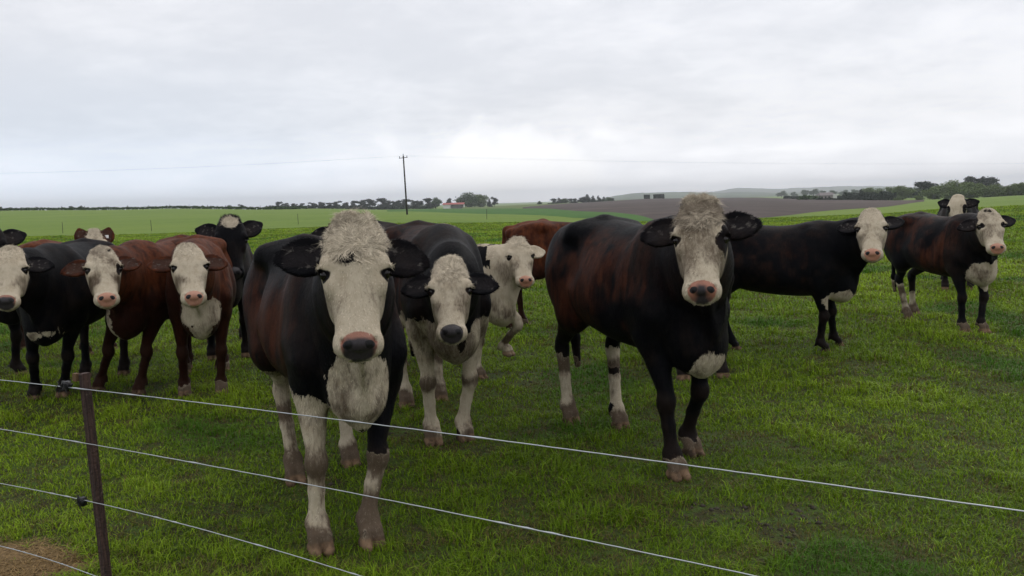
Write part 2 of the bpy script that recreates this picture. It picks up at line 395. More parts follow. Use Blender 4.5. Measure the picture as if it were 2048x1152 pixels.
btree('broad', 8, 410, 427, 640, 1.2, 'leafy tree on the skyline at the left edge', 'broadleaf_tree', 1)
btree('pine', 30, 414, 426, 660, .9, 'small dark tree next to the leafy one at the left edge skyline', 'pine_tree', 1)
gc = 'conifers of the clump at the ploughed field'
for i, (px, top, kind) in enumerate([(1112, 397, 'pine'), (1122, 395, 'conifer'), (1133, 396, 'broad'), (1146, 397, 'pine'), (1158, 396, 'pine'), (1170, 393, 'pine'), (1179, 388, 'conifer'), (1190, 391, 'conifer'), (1201, 391, 'conifer'), (1212, 393, 'conifer'), (1221, 393, 'broad'), (1229, 396, 'pine')]):
    btree(kind, px, top, 412 - (px - 1112) * .045, 820 + (i * 53) % 40, 1.7 if kind != 'pine' else 1.35,
          f"{ {'pine': 'dark pine', 'conifer': 'pointed conifer', 'broad': 'paler leafy tree'}[kind] } in the clump above the ploughed field, number {i + 1} from its left", {'pine': 'pine_tree', 'conifer': 'conifer_tree', 'broad': 'broadleaf_tree'}[kind], i, None, gc)
def hedge(name, p0, p1, h, w, mat, label, cat='hedge', n=None, size=.25, seed=1, ragged=.35, group=None):
    """p0,p1: (x,y) ends; leafy body of height h"""
    p0, p1 = np.array(p0, float), np.array(p1, float); L = np.linalg.norm(p1 - p0); n = n or int(L * 14)
    r = np.random.default_rng(seed); t = r.random(n); q = p0 + (p1 - p0) * t[:, None]; nrm = np.array([-(p1 - p0)[1], (p1 - p0)[0]]) / L
    q = q + nrm * r.uniform(-w / 2, w / 2, n)[:, None]; hh = h * (1 - ragged + 2 * ragged * fbm(np.stack([t * L, t * 0], 1), 1.3 / max(h, .8), 3, seed))
    z = T(q[:, 0], q[:, 1]) + hh * r.random(n) ** .7
    a = r.normal(size=(n, 3)); a /= np.linalg.norm(a, axis=1)[:, None]; b = np.cross(a, r.normal(size=(n, 3))); b /= np.linalg.norm(b, axis=1)[:, None]
    s = size * r.uniform(.6, 1.4, n)[:, None]; p = np.stack([q[:, 0], q[:, 1], z], 1)
    V = np.stack([p - a * s, p - b * s, p + a * s, p + b * s], 1).reshape(-1, 3)
    o = mesh_obj(name, V, np.arange(4 * n).reshape(-1, 4), mat, None, False, {'var': np.repeat(r.random(n), 4)}); tag(o, label, cat, group); return o
def gx(px, Y): return ((px - 1024) / F_PX * Y, Y)
hedge('hedge', gx(-500, 405), gx(620, 405), 1.1, 1.2, M_BROAD, 'long low dark hedge along the crest of the green paddock on the left', n=9000, size=.35, ragged=.45)
hedge('hedge', gx(540, 640), gx(872, 700), 2.2, 2, M_PINE, 'dark undergrowth hedge below the far belt of pines', n=4000, size=.6)
hedge('shelter_belt', gx(1292, 830), gx(1303, 830), 5.0, 3, M_PINE, 'short boxy clipped shelter belt left of the longer one beyond the ploughed field', n=900, size=.45, ragged=.03)
hedge('shelter_belt', gx(1311, 830), gx(1332, 830), 5.2, 3, M_PINE, 'longer boxy clipped shelter belt beyond the ploughed field', n=1500, size=.45, ragged=.03)
hedge('shelter_belt', gx(1570, 640), gx(1770, 560), 2.7, 2, M_PINE, 'long thin dark shelter belt behind the white farmhouse', n=5000, size=.4, ragged=.15)
hedge('hedge', gx(1600, 480), gx(1640, 470), 2.6, 4, M_BROAD, 'rounded bushes left of the white farmhouse', 'hedge', n=900, size=.4)
hedge('hedge', gx(1636, 440), gx(1775, 400), 1.3, 2, M_PINE, 'low dark hedge in front of the white farmhouse', n=3000, size=.35)
hedge('hedge', gx(1690, 520), gx(1790, 420), 3.8, 3, M_PINE, 'tall dark hedge to the right of the white farmhouse', n=4200, size=.4)
btree('conifer', 1724, 378, 402, 470, 1.6, 'dark pointed tree standing up from the hedge right of the farmhouse', 'conifer_tree', 1)
gr = 'trees along the right skyline'
R_T = [(1566, 381, 394, 1500, 'broad'), (1590, 383, 394, 1600, 'broad'), (1612, 379, 392, 1400, 'broad'), (1630, 377, 391, 1400, 'broad'), (1648, 380, 391, 1500, 'broad'), (1668, 380, 391, 1300, 'broad'), (1690, 379, 391, 1350, 'broad'),
       (1712, 378, 392, 1200, 'broad'), (1738, 374, 398, 640, 'spring'), (1762, 375, 400, 560, 'spring'), (1785, 372, 402, 520, 'spring'), (1806, 370, 402, 500, 'spring'), (1822, 373, 402, 640, 'broad'), (1800, 392, 408, 400, 'spring'), (1838, 390, 404, 380, 'spring'),
       (1846, 363, 400, 480, 'pine'), (1858, 366, 400, 520, 'pine'), (1872, 370, 402, 420, 'spring'), (1895, 364, 402, 410, 'spring'), (1918, 358, 402, 420, 'spring'), (1942, 362, 402, 400, 'spring'), (1938, 352, 392, 560, 'conifer'), (1952, 352, 392, 560, 'pine'), (1965, 353, 392, 560, 'conifer'), (1980, 355, 392, 560, 'pine'), (1994, 361, 392, 560, 'conifer'),
       (1978, 370, 400, 400, 'spring'), (2000, 366, 400, 400, 'spring'), (2022, 366, 396, 400, 'spring'), (2045, 363, 394, 400, 'spring'), (2068, 364, 394, 400, 'spring')]
for i, (px, top, bot, Y, k) in enumerate(R_T):
    kind = 'broad' if k == 'spring' else k; dd = {'spring': 'pale green leafy tree', 'broad': 'grey green hazy tree', 'pine': 'tall dark pine', 'conifer': 'tall dark conifer'}[k]
    wd = 1.6 if kind == 'broad' else (1.3 if kind == 'pine' else 1.5)
    btree(kind, px, top, bot, Y, wd, f"{dd} of the right skyline, number {i + 1} from its left end", {'broad': 'broadleaf_tree', 'pine': 'pine_tree', 'conifer': 'conifer_tree'}[kind], i, M_SPRING if k == 'spring' else None, gr)
b_ = btree('broad', 2035, 462, 482, 30, 1.9, 'small dark green bush on the grass below the right hand cow', 'bush', 0); b_['category'] = 'bush'

# ------------------------------------------------------------------ farm buildings
M_WHITE = simple_mat("white_paint", (.62, .62, .60), .7, .08); M_ROOF = simple_mat("red_roofing", (.30, .055, .045), .6, .15); M_GREYROOF = simple_mat("grey_roofing", (.13, .11, .11), .7, .2)
M_DARK = simple_mat("dark_opening", (.02, .02, .022), .8, .2)
def shed():
    Y = 790; a = at(886, 419, Y); c = at(928, 417, Y); z0 = min(a[2], c[2]); x0, x1 = a[0], c[0]; W_ = x1 - x0; h1 = 4.2; h2 = 5.8; dp = 10
    root = empty('farm_shed', ((x0 + x1) / 2, Y, z0)); tag(root, 'long white farm shed with a red roof and open front in front of the trees', 'shed')
    g = W_ / 2; k = -g + W_ * .36
    m = MB(); m.box((-g + W_ * .18, dp / 2, h1 / 2), (W_ * .18, dp / 2, h1 / 2)); m.box((W_ * .18, dp - .1, h1 / 2), (W_ * .318, .1, h1 / 2)); m.box((g - .1, dp / 2, h1 / 2), (.12, dp / 2 - .3, h1 / 2 - .01)); m.build('wall', M_WHITE, root)
    m = MB(); V = [(-g - .4, -.6, h1 + .02), (g + .4, -.6, h1 + .02), (g + .4, dp / 2, h2), (-g - .4, dp / 2, h2), (-g - .4, dp + .6, h1 + .02), (g + .4, dp + .6, h1 + .02)]
    V2 = [(x, y, z + .15) for x, y, z in V]; m.add(V + V2, [(3, 2, 1, 0), (5, 2, 3, 4), (6, 7, 8, 9), (9, 8, 11, 10), (0, 1, 7, 6), (4, 10, 11, 5), (0, 6, 9, 3), (3, 9, 10, 4), (1, 2, 8, 7), (2, 5, 11, 8)]); m.build('roof', M_ROOF, root)
    for i in range(3):
        m = MB(); m.box((k + .2 + (g - k - .4) * (i + 1) / 3 - .15, .2, h1 / 2), (.15, .15, h1 / 2 - .01)); m.build('post', M_WHITE, root)
shed()
def house():
    Y = 520; a = at(1640, 398.5, Y); c = at(1672, 398, Y); z0 = a[2] - .4; W_ = c[0] - a[0]; g = W_ / 2; h1, h2, dp = 2.6, 4.4, 7
    root = empty('farmhouse', ((a[0] + c[0]) / 2, Y, z0)); tag(root, 'low farmhouse with a grey roof and a bright white gable among hedges', 'house')
    m = MB(); m.box((0, dp / 2, h1 / 2), (g, dp / 2, h1 / 2)); m.build('wall', simple_mat("weathered_wall", (.28, .25, .24), .8, .15), root)
    m = MB(); m.box((g - 1.0, -.8, h1 / 2 + .3), (1.0, .78, h1 / 2 + .3)); m.build('porch', M_WHITE, root)
    m = MB(); V = [(-g - .3, -.5, h1 + .02), (g + .3, -.5, h1 + .02), (g - 1, dp / 2, h2), (-g + 1, dp / 2, h2), (-g - .3, dp + .5, h1 + .02), (g + .3, dp + .5, h1 + .02)]
    m.add(V, [(0, 1, 2, 3), (5, 4, 3, 2), (0, 3, 4), (1, 5, 2), (0, 4, 5, 1)]); m.build('roof', M_GREYROOF, root)
    for i in range(3):
        m = MB(); m.box((-g + 1.2 + i * 2.2, -.03, 1.5), (.55, .03, .5)); m.build('window', M_DARK, root)
house()

# ------------------------------------------------------------------ power line and far fences
M_WIREFAR = simple_mat("dull_cable", (.30, .31, .33), .7)
M_POLE = simple_mat("weathered_pole", (.045, .038, .034), .9, .3, 5)
def pole():
    Y = 170; b = at(814.5, 432, Y); t = at(806.5, 311, Y - 1.0); z0 = Tz(b[0], b[1]) - .2
    root = empty('utility_pole', (b[0], b[1], z0)); tag(root, 'leaning wooden power pole with a crossarm standing in the green field', 'power pole')
    L0 = np.array([0, 0, 0.]); L1 = np.array(t) - [b[0], b[1], z0]; m = MB(); m.tube([L0, L1], [.19, .13], 10); m.build('pole', M_POLE, root, True)
    m = MB(); ax = np.array([.94, 0, .08]); m.box(L1 - [0, .14, .45], (.85, .05, .06), Matrix.Rotation(-.08, 3, 'Y')); m.build('crossarm', M_POLE, root)
    tips = []
    for k in (-.78, 0, .78):
        p = L1 + ax * k + np.array([0, -.14, -.40 + (.42 if k == 0 else 0)]); m = MB(); m.tube([p, p + [0, 0, .16], p + [0, 0, .34]], [.03, .07, .05], 8); m.build('insulator', M_DARK, root, True)
        tips.append(p + [0, 0, .34] + np.array([b[0], b[1], z0]))
    for s, lab in ((-1, 'thin overhead wire running left from the power pole'), (1, 'thin overhead wire running right from the power pole')):
        for q, k in ((0, 'front'), (2, 'back')):
            p = tips[q]; e = at(-700, 347, 175) if s < 0 else at(2800, 312, 175); e = e + np.array([0, 3.0 * (q - 1), 0]); m = MB(); pts = []
            for i in range(41):
                tt = i / 40; c = p + (e - p) * tt; c[2] -= 4 * 1.6 * tt * (1 - tt); pts.append(c)
            m.tube(pts, .006, 5); o = m.build('overhead_wire', M_WIREFAR, None, True); tag(o, lab + f', {k} one of the pair', 'wire', 'overhead wires')
pole()
M_STAKE = simple_mat("dark_stake", (.04, .035, .03), .9)
def stake(px, Y, h, r, label, group):
    x, y = gx(px, Y); z = Tz(x, y); m = MB(); m.tube([(0, 0, -.2), (random.uniform(-.03, .03), 0, h)], r, 7); o = m.build('fence_post', M_STAKE, None, True); o.location = (x, y, z); tag(o, label, 'fence post', group)
for i, px in enumerate([15, 83, 134, 179, 223, 265, 307, 348, 387, 424, 460, 496, 528]):
    stake(px, 402, 1.9, .11, f'fence post on the left skyline hedge, number {i + 1} from the left edge', 'skyline fence posts')
for px, Y, lab in ((132, 88, 'thin dark stake in the paddock left of the upright red ears'), (309, 90, 'thin dark stake in the paddock above the red cow'), (602, 94, 'thin dark stake in the paddock left of the nearest head'), (978, 96, 'thin dark stake in the paddock above the pale headed young cow')):
    stake(px, Y, 1.15, .025, lab, 'thin stakes of the electric fence in the paddock')
# ------------------------------------------------------------------ cattle: one smooth surface per animal, from a blended distance field
def smin(a, b, k):
    h = np.clip(.5 + .5 * (b - a) / k, 0, 1); return b * (1 - h) + a * h - k * h * (1 - h)
def smax(a, b, k): return -smin(-a, -b, k)
def smooth_table(xs, ys, x0, x1, n=240, sig=.018):
    X = np.linspace(x0, x1, n); dx = X[1] - X[0]; Y = np.interp(X, xs, ys)
    r = int(3 * sig / dx) + 1; k = np.exp(-.5 * (np.arange(-r, r + 1) * dx / sig) ** 2); k /= k.sum()
    return X, np.convolve(np.pad(Y, r, mode='edge'), k, 'valid')
BX = np.array([-.88, -.85, -.80, -.72, -.60, -.45, -.25, 0, .2, .36, .50, .60, .68, .73])
B_TOP = np.array([1.04, 1.14, 1.215, 1.26, 1.285, 1.285, 1.265, 1.245, 1.26, 1.285, 1.25, 1.18, 1.08, .97])
B_BOT = np.array([.96, .85, .785, .74, .70, .66, .615, .585, .575, .58, .57, .58, .66, .80])
B_HW = np.array([.03, .11, .17, .215, .245, .27, .305, .32, .285, .225, .185, .15, .10, .035])
HU = np.array([-.045, -.03, 0, .05, .10, .15, .19, .24, .30, .36, .41, .45, .485, .510, .525])
H_HW = np.array([.03, .054, .080, .106, .119, .125, .124, .111, .091, .080, .079, .083, .081, .064, .03])
H_F = np.array([-.09, -.06, -.028, .000, .013, .016, .014, .006, -.003, -.007, -.004, .0, -.006, -.022, -.05])
H_B = np.array([-.12, -.14, -.17, -.20, -.22, -.235, -.24, -.238, -.215, -.175, -.15, -.14, -.125, -.105, -.08])
TB = {k: smooth_table(BX, v, -.9, .75, sig=.03) for k, v in (('t', B_TOP), ('b', B_BOT), ('w', B_HW))}
TH = {k: smooth_table(HU, v, -.05, .53, sig=.011) for k, v in (('w', H_HW), ('f', H_F), ('b', H_B))}
def loft_d(x, y, z, top, bot, hw, x0, x1, n, taper, egg=0.0):
    xc = np.clip(x, x0, x1)
    t = np.interp(xc, *top); b = np.interp(xc, *bot); w = np.interp(xc, *hw)
    zc = (t + b) / 2; h = (t - b) / 2; s = (z - zc) / h
    we = w * (1 + taper * np.clip(s, -1.2, 1.2) + egg)
    q = (np.abs(y / we) ** n + np.abs(s) ** n + 1e-9) ** (1 / n)
    d = (q - 1) * np.minimum(we, h)
    dx = np.abs(x - xc)
    return np.where(dx > 0, np.sqrt(np.maximum(d, 0) ** 2 + dx ** 2) + np.minimum(d, 0) * .3, d)
class Cow:
    def __init__(s, **k):
        D = dict(scale=1.0, fat=1.0, tilt=25, yaw=0, roll=0, hs=1.0, ear=(0, 0), earfwd=(0, 0), feet={}, lift={}, res=.014, hres=.007,
                 kind='black', face='full', rust=1.0, grub=1.0, polllen=1.0, nose='pink', neckup=0.0, white=[], dark=[], seed=1, detail=1, knee={}, brisket=1.0, nosew=.034, hwid=1.0)
        D.update(k); s.__dict__.update(D)
        a = math.radians(s.heading); s.f = np.array([math.sin(a), -math.cos(a), 0]); s.l = np.array([math.cos(a), math.sin(a), 0])
        s.B = np.stack([s.f, s.l, [0, 0, 1.0]], 1)                       # local -> world
        s.org = np.array([s.pos[0], s.pos[1], 0]) - s.f * .38 * s.scale
        hw = P(*s.head) + np.array([0, 0, .014])                                                    # forehead point between the eyes, in the world
        ha = -math.atan2(hw[0], hw[1]) + math.radians(s.yaw); t = math.radians(s.tilt); r = math.radians(s.roll)
        f = np.array([math.sin(ha), -math.cos(ha), 0]); l = np.array([math.cos(ha), math.sin(ha), 0]); up = np.array([0, 0, 1.0])
        u = -up * math.cos(t) + f * math.sin(t); w = f * math.cos(t) + up * math.sin(t)
        u, l = u * math.cos(r) + l * math.sin(r), l * math.cos(r) - u * math.sin(r)
        s.Hw = np.stack([u, l, w], 1)                                      # head axes in the world
        s.H = s.B.T @ s.Hw                                                 # head axes in local
        s.hk = s.hs * s.scale
        s.h0 = s.tolocal(hw) - s.H @ np.array([.19, 0, .014]) * s.hs      # head origin (poll) in nominal local units
        s.setup()
    def tolocal(s, w): return (s.B.T @ (np.asarray(w) - s.org)) / s.scale
    def toworld(s, p): return (np.asarray(p) * s.scale) @ s.B.T + s.org
    def hp(s, u, v, w): return s.h0 + s.H @ (np.array([u, v, w]) * s.hs)
    def headq(s, p): return ((p - s.h0) @ s.H) / s.hs
    def cap(s, a, b, ra, rb, k=.05, flat=1.0, ax=None, nom=None):
        a = np.asarray(a, float); b = np.asarray(b, float); ab = b - a; L2 = ab @ ab + 1e-9
        ax = np.array([0, 1.0, 0]) if ax is None else ax
        R = max(ra, rb); c = (a + b) / 2; rad = math.sqrt(L2) / 2 + R * max(1, flat)
        def fn(p):
            d = p - a; t = np.clip(d @ ab / L2, 0, 1); d = d - t[:, None] * ab
            r = ra + (rb - ra) * t
            if flat != 1.0:
                dy = d @ ax; q = np.sqrt(np.maximum((d * d).sum(1) - dy * dy, 0) + (dy / flat) ** 2)
                return (q - r) * min(1, flat * 1.1)
            return np.sqrt((d * d).sum(1)) - r
        s.pr.append((c, rad, k, fn, 'u'))
    def ell(s, c, r, k=.05, R=None, op='u'):
        c = np.asarray(c, float); r = np.asarray(r, float)
        def fn(p):
            d = p - c
            if R is not None: d = d @ R
            q = np.sqrt(((d / r) ** 2).sum(1)); q2 = np.sqrt(((d / r ** 2) ** 2).sum(1)) + 1e-9
            return q * (q - 1) / q2
        s.pr.append((c, r.max(), k, fn, op))
    def setup(s):
        s.pr = []; H = s.H; hs = s.hs; fat = s.fat
        wtab = (TB['w'][0], TB['w'][1] * fat); btab = (TB['b'][0], TB['b'][1] - (fat - 1) * .22)
        s.pr.append((np.array([-.1, 0, .9]), 1.0, .05, lambda p: loft_d(p[:, 0], p[:, 1], p[:, 2], TB['t'], btab, wtab, -.88, .73, 2.15, -.17), 'u'))
        for g in (-1, 1):
            s.ell((-.60, g * .155, .95), (.23, .125, .29), .06)                     # haunch
            s.ell((-.43, g * .165, 1.195), (.11, .075, .055), .10)                # hook bone
            s.cap((-.42, 0, 1.235), (-.42, g * .19, 1.20), .05, .045, .05); s.cap((-.42, g * .19, 1.195), (-.80, g * .10, 1.145), .042, .038, .04)
            s.cap((.27, g * .07, 1.20), (.46, g * .165, .82), .065, .075, .035)
            s.ell((-.80, g * .095, 1.13), (.06, .05, .05), .06)                   # pin bone
            s.ell((.33, g * .150, .96), (.13, .075, .25), .075); s.ell((.44, g * .165, .80), (.09, .06, .13), .05)                      # shoulder blade
            s.ell((-.33, g * .355 * fat, 1.06), (.10, .09, .12), .10, op='s'); s.ell((.14, g * .36 * fat, .98), (.05, .07, .20), .10, op='s')              # hollow of the flank
        s.ell((-.84, 0, 1.17), (.07, .05, .06), .06)
        s.cap((-.87, 0, 1.14), (-.915, 0, .9), .035, .024, .03)
        s.cap((-.915, 0, .9), (-.90, .01, .5), .024, .022, .02)
        s.cap((-.90, .01, .5), (-.89, .02, .32), .034, .02, .03)
        # legs
        s.footp = {}
        for key, x0, y0 in (('FL', .42, .16), ('FR', .42, -.16), ('HL', -.70, .17), ('HR', -.70, -.17)):
            g = 1 if key[1] == 'L' else -1
            Fp = s.tolocal([*s.feet[key][:2], 0]) if key in s.feet else np.array([x0, y0, 0.0])
            li = s.lift.get(key)
            dz = 0.0
            s.footp[key] = Fp
            if key[0] == 'F':
                E = np.array([.38, g * .155, .70])
                K = E + (Fp - E) * .50 + np.array([.02, 0, 0]); K[2] = .385
                if li: K = np.array(li[0]); Fp = np.array(li[1]); s.footp[key] = Fp; dz = Fp[2]
                An = Fp + np.array([-.035, 0, .125]) if not li else Fp + np.array([-.05, 0, .10])
                s.cap((.36, g * .16, .86), E, .115, .092, .05, .8)
                s.cap(E, K + [0, 0, .05], .088, .044, .04, .9)
                s.ell(K + [.008, 0, 0], (.050, .049, .064), .014)
                m = (K + An) / 2
                s.cap(K - [0, 0, .03], m, .040, .032, .02); s.cap(m, An, .032, .036, .02)
            else:
                S = np.array([-.46, g * .20, .74]); Hk = np.array([Fp[0] - .06 + .35 * (-.72 - Fp[0]) * 0, .35 * g * .18 + .65 * Fp[1], .47])
                Hk[0] = .7 * Fp[0] + .3 * (-.75) - .04
                An = Fp + np.array([-.03, 0, .13])
                s.cap((-.55, g * .165, .95), S, .18, .130, .06, .75)
                s.cap(S, Hk + [.02, 0, .07], .110, .052, .05, .72)
                s.ell(Hk + [-.012, 0, .025], (.056, .038, .070), .022)
                s.cap(Hk, (Hk + An) / 2, .042, .033, .025); s.cap((Hk + An) / 2, An, .033, .036, .02)
            s.ell(An, (.045, .042, .045), .02)
            s.cap(An + [-.035, .02, -.02], An + [-.045, .02, -.045], .013, .010, .012); s.cap(An + [-.035, -.02, -.02], An + [-.045, -.02, -.045], .013, .010, .012)
            for q in (-1, 1):
                c0 = Fp + np.array([.014, q * .021, .075]); c1 = Fp + np.array([.040, q * .027, .020])
                s.cap(An + [0, q * .015, -.01], c0, .033, .029, .02)
                s.cap(c0, c1, .029, .026, .006)
                s.cap(Fp + [0.0, q * .026, .03], c1 + [.020, 0, -.002], .028, .022, .006)
        # neck, brisket, dewlap
        J = s.hp(.12, 0, -.155); J2 = s.hp(.20, 0, -.19)
        A = np.array([.34, 0, .98]); Bm = np.array([.58, 0, 1.03]) * .55 + J * .45; Bm[2] = max(Bm[2], .98)
        dn = J - A; lat = np.cross([0, 0, 1.0], dn); lat /= np.linalg.norm(lat) + 1e-9
        if lat[1] < 0: lat = -lat
        s.cap(A, Bm, .265, .19, .08, .66, lat)
        s.cap(Bm, J, .185, .125 * hs, .08, .76, lat)
        s.cap(Bm + [0, 0, -.06], J2, .15, .090 * hs, .07, .72, lat)
        br = s.brisket
        s.ell((.57, 0, .66), (.15, .135 * br, .15 * br), .06)
        s.cap((.60, 0, .57), (.66, 0, .80), .05, .055, .04, .6)
        s.cap((.66, 0, .78), s.hp(.27, 0, -.22), .085, .04, .04, .35, lat)
        # head
        a0 = s.h0; Hm = H; tw = (TH['w'][0], TH['w'][1] * s.hwid)
        def hd(p):
            q = ((p - a0) @ Hm) / hs
            return loft_d(q[:, 0], q[:, 1], q[:, 2], TH['f'], TH['b'], tw, -.045, .525, 2.5, .14) * hs
        s.pr.append((s.hp(.24, 0, -.1), .30 * hs, .05 * hs, hd, 'u'))
        R = H
        def E(c, r, k, op='u'): s.ell(s.hp(*c), np.array(r) * hs, k * hs, R, op)
        E((.0, 0, -.07), (.045, .075, .06), .03)
        for g in (-1, 1):
            E((.168, g * .104, -.020), (.036, .024, .030), .022)                  # brow over the eye
            E((.235, g * .088, -.045), (.05, .026, .035), .02)                     # cheek bone
            E((.27, g * .072, -.135), (.085, .03, .075), .035)                     # jaw muscle
            E((.202, g * .127, -.028), (.024, .016, .022), .010, 's')              # eye socket
            E((.466, g * .058, -.048), (.044, .031, .046), .014)                   # upper lip
            E((.300, g * .050, .010), (.08, .018, .014), .02, 's')                 # side of the nose bridge
            E((.480, g * .038, -.002), (.016, .014, .024), .008, 's')               # nostril
            E((.466, g * .058, -.004), (.012, .008, .012), .008, 's')
        E((.470, 0, -.014), (.034, .052, .026), .012)                              # nose pad
        E((.458, 0, -.112), (.050, .048, .030), .016)                              # chin
        E((.505, 0, -.078), (.030, .085, .006), .012, 's')                         # mouth line
        s.eyec = [s.hp(.201, g * .1055, -.034) for g in (-1, 1)]; s.eyer = .0240 * hs
        for i, g in enumerate((-1, 1)):
            E((.180, g * .120, -.029), (.012, .012, .030), .008)                   # upper lid
        # ears
        s.earf = []
        for i, g in enumerate((-1, 1)):
            dr = math.radians(s.ear[i]); fw = math.radians(s.earfwd[i])
            e1 = np.array([math.sin(dr), g * math.cos(dr), -.25 + math.sin(fw)]); e1 /= np.linalg.norm(e1)
            e2 = np.array([math.cos(dr), -g * math.sin(dr), 0]); e2 -= e1 * (e1 @ e2); e2 /= np.linalg.norm(e2); e3 = np.cross(e1, e2) * (1 if g < 0 else -1)
            if e3[2] < 0: e3 = -e3
            Re = H @ np.stack([e1, e2, e3], 1); base = s.hp(.105, g * .092, -.105)
            s.earf.append((base, Re))
            def ear(p, base=base, Re=Re):
                q = ((p - base) @ Re) / hs
                t = np.clip(q[:, 0] / .19, 0, 1)
                wd = .056 * (np.sin(np.clip(.20 + t * .72, 0, 1) * math.pi) ** .55) + .006
                z = q[:, 2] - 2.6 * q[:, 1] ** 2 + .01
                x = (q[:, 0] - .092) / .094
                qq = (np.abs(x) ** 2.5 + np.abs(q[:, 1] / wd) ** 2.5 + 1e-9) ** .4; d2 = (qq - 1) * .042
                th = .0105
                return np.sqrt(np.maximum(d2, 0) ** 2 + np.maximum(np.abs(z) - th * .3, 0) ** 2) * hs - th * hs + np.minimum(d2, 0) * 0
            s.pr.append((base + Re @ np.array([.11, 0, 0]) * hs, .14 * hs, .016 * hs, ear, 'u'))
            s.cap(s.hp(.105, g * .07, -.105), base + Re @ np.array([.035, 0, -.008]) * hs, .034 * hs, .025 * hs, .02)
    def field(s, p, cull=True):
        d = np.full(len(p), 9.0, np.float32)
        for c, rad, k, fn, op in s.pr:
            if cull:
                dd = p - c.astype(np.float32); m = (dd * dd).sum(1) < (rad + k + .06) ** 2
                idx = np.nonzero(m)[0]
                if not len(idx): continue
                v = fn(p[idx]).astype(np.float32)
                d[idx] = smin(d[idx], v, k) if op == 'u' else smax(d[idx], -v, k)
            else:
                v = fn(p); d = smin(d, v, k) if op == 'u' else smax(d, -v, k)
        return d
    def mesh(s):
        lo = np.array([-1.0, -.55, -.02]); hi = np.array([.9, .55, 1.36])
        pts = [s.hp(u, v, w) for u in (-.06, .54) for v in (-.13, .13) for w in (-.25, .04)]
        pts += [b + R @ np.array([x, y, 0]) * s.hs for b, R in s.earf for x in (0, .25) for y in (-.07, .07)]
        pts = np.array(pts); hlo, hhi = pts.min(0) - .02, pts.max(0) + .02
        fp = np.array(list(s.footp.values()))
        lo = np.minimum(np.minimum(lo, hlo), fp.min(0) - .13); hi = np.maximum(np.maximum(hi, hhi), fp.max(0) + .13)
        lo[2] = -.02
        ax = []
        for k in range(3):
            g = [lo[k]]
            while g[-1] < hi[k]:
                c = g[-1]; fine = hlo[k] - .02 < c < hhi[k]
                if k == 2 and c < .16: st = s.res * .7
                else: st = s.hres if fine else s.res
                g.append(c + st)
            while (len(g) - 1) % 4: g.append(g[-1] + s.res)
            ax.append(np.array(g, np.float32))
        X, Y, Z = ax; nx, ny, nz = map(len, ax)
        cg = np.stack(np.meshgrid(X[::4], Y[::4], Z[::4], indexing='ij'), -1).reshape(-1, 3)
        cf = s.field(cg, cull=False).reshape(len(X[::4]), len(Y[::4]), len(Z[::4]))
        bx, by, bz = np.diff(X[::4]), np.diff(Y[::4]), np.diff(Z[::4])
        diag = np.sqrt(bx[:, None, None] ** 2 + by[None, :, None] ** 2 + bz[None, None, :] ** 2)
        mn = np.full(diag.shape, 9.0)
        ab = np.abs(cf)
        for i in (0, 1):
            for j in (0, 1):
                for k in (0, 1):
                    sl = ab[i:ab.shape[0] - 1 + i, j:ab.shape[1] - 1 + j, k:ab.shape[2] - 1 + k]; mn = np.minimum(mn, sl)
        act = mn < diag * 1.05 + .012
        F = np.repeat(np.repeat(np.repeat(cf[:-1, :-1, :-1], 4, 0), 4, 1), 4, 2)
        F = np.pad(F, ((0, 1), (0, 1), (0, 1)), mode='edge')
        need = np.zeros((nx, ny, nz), bool)
        A4 = np.repeat(np.repeat(np.repeat(act, 4, 0), 4, 1), 4, 2)
        for i in (0, 1):
            for j in (0, 1):
                for k in (0, 1): need[i:nx - 1 + i, j:ny - 1 + j, k:nz - 1 + k] |= A4
        I, J, K = np.nonzero(need)
        pp = np.stack([X[I], Y[J], Z[K]], 1)
        out = np.empty(len(pp), np.float32)
        for a in range(0, len(pp), 400000): out[a:a + 400000] = s.field(pp[a:a + 400000])
        F[I, J, K] = out
        F[:, :, 0] = np.maximum(F[:, :, 0], .001)
        F[0] = np.maximum(F[0], .001); F[-1] = np.maximum(F[-1], .001); F[:, 0] = np.maximum(F[:, 0], .001); F[:, -1] = np.maximum(F[:, -1], .001); F[:, :, -1] = np.maximum(F[:, :, -1], .001)
        S = F < 0
        cnt = np.zeros((nx - 1, ny - 1, nz - 1), np.int8)
        for i in (0, 1):
            for j in (0, 1):
                for k in (0, 1): cnt += S[i:nx - 1 + i, j:ny - 1 + j, k:nz - 1 + k]
        ci, cj, ck = np.nonzero((cnt > 0) & (cnt < 8))
        n = len(ci); acc = np.zeros((n, 3)); num = np.zeros(n)
        for a in range(3):
            o1, o2 = [x for x in range(3) if x != a]
            for p1 in (0, 1):
                for p2 in (0, 1):
                    off0 = [0, 0, 0]; off0[o1] = p1; off0[o2] = p2; off1 = list(off0); off1[a] = 1
                    i0 = (ci + off0[0], cj + off0[1], ck + off0[2]); i1 = (ci + off1[0], cj + off1[1], ck + off1[2])
                    f0 = F[i0]; f1 = F[i1]; m = (f0 < 0) != (f1 < 0)
                    t = np.where(m, f0 / np.where(m, f0 - f1, 1), 0)
                    q0 = np.stack([X[i0[0]], Y[i0[1]], Z[i0[2]]], 1); q1 = np.stack([X[i1[0]], Y[i1[1]], Z[i1[2]]], 1)
                    acc += np.where(m[:, None], q0 + (q1 - q0) * t[:, None], 0); num += m
        V = (acc / num[:, None]).astype(np.float32)
        ids = np.full((nx - 1, ny - 1, nz - 1), -1, np.int32); ids[ci, cj, ck] = np.arange(n)
        faces = []
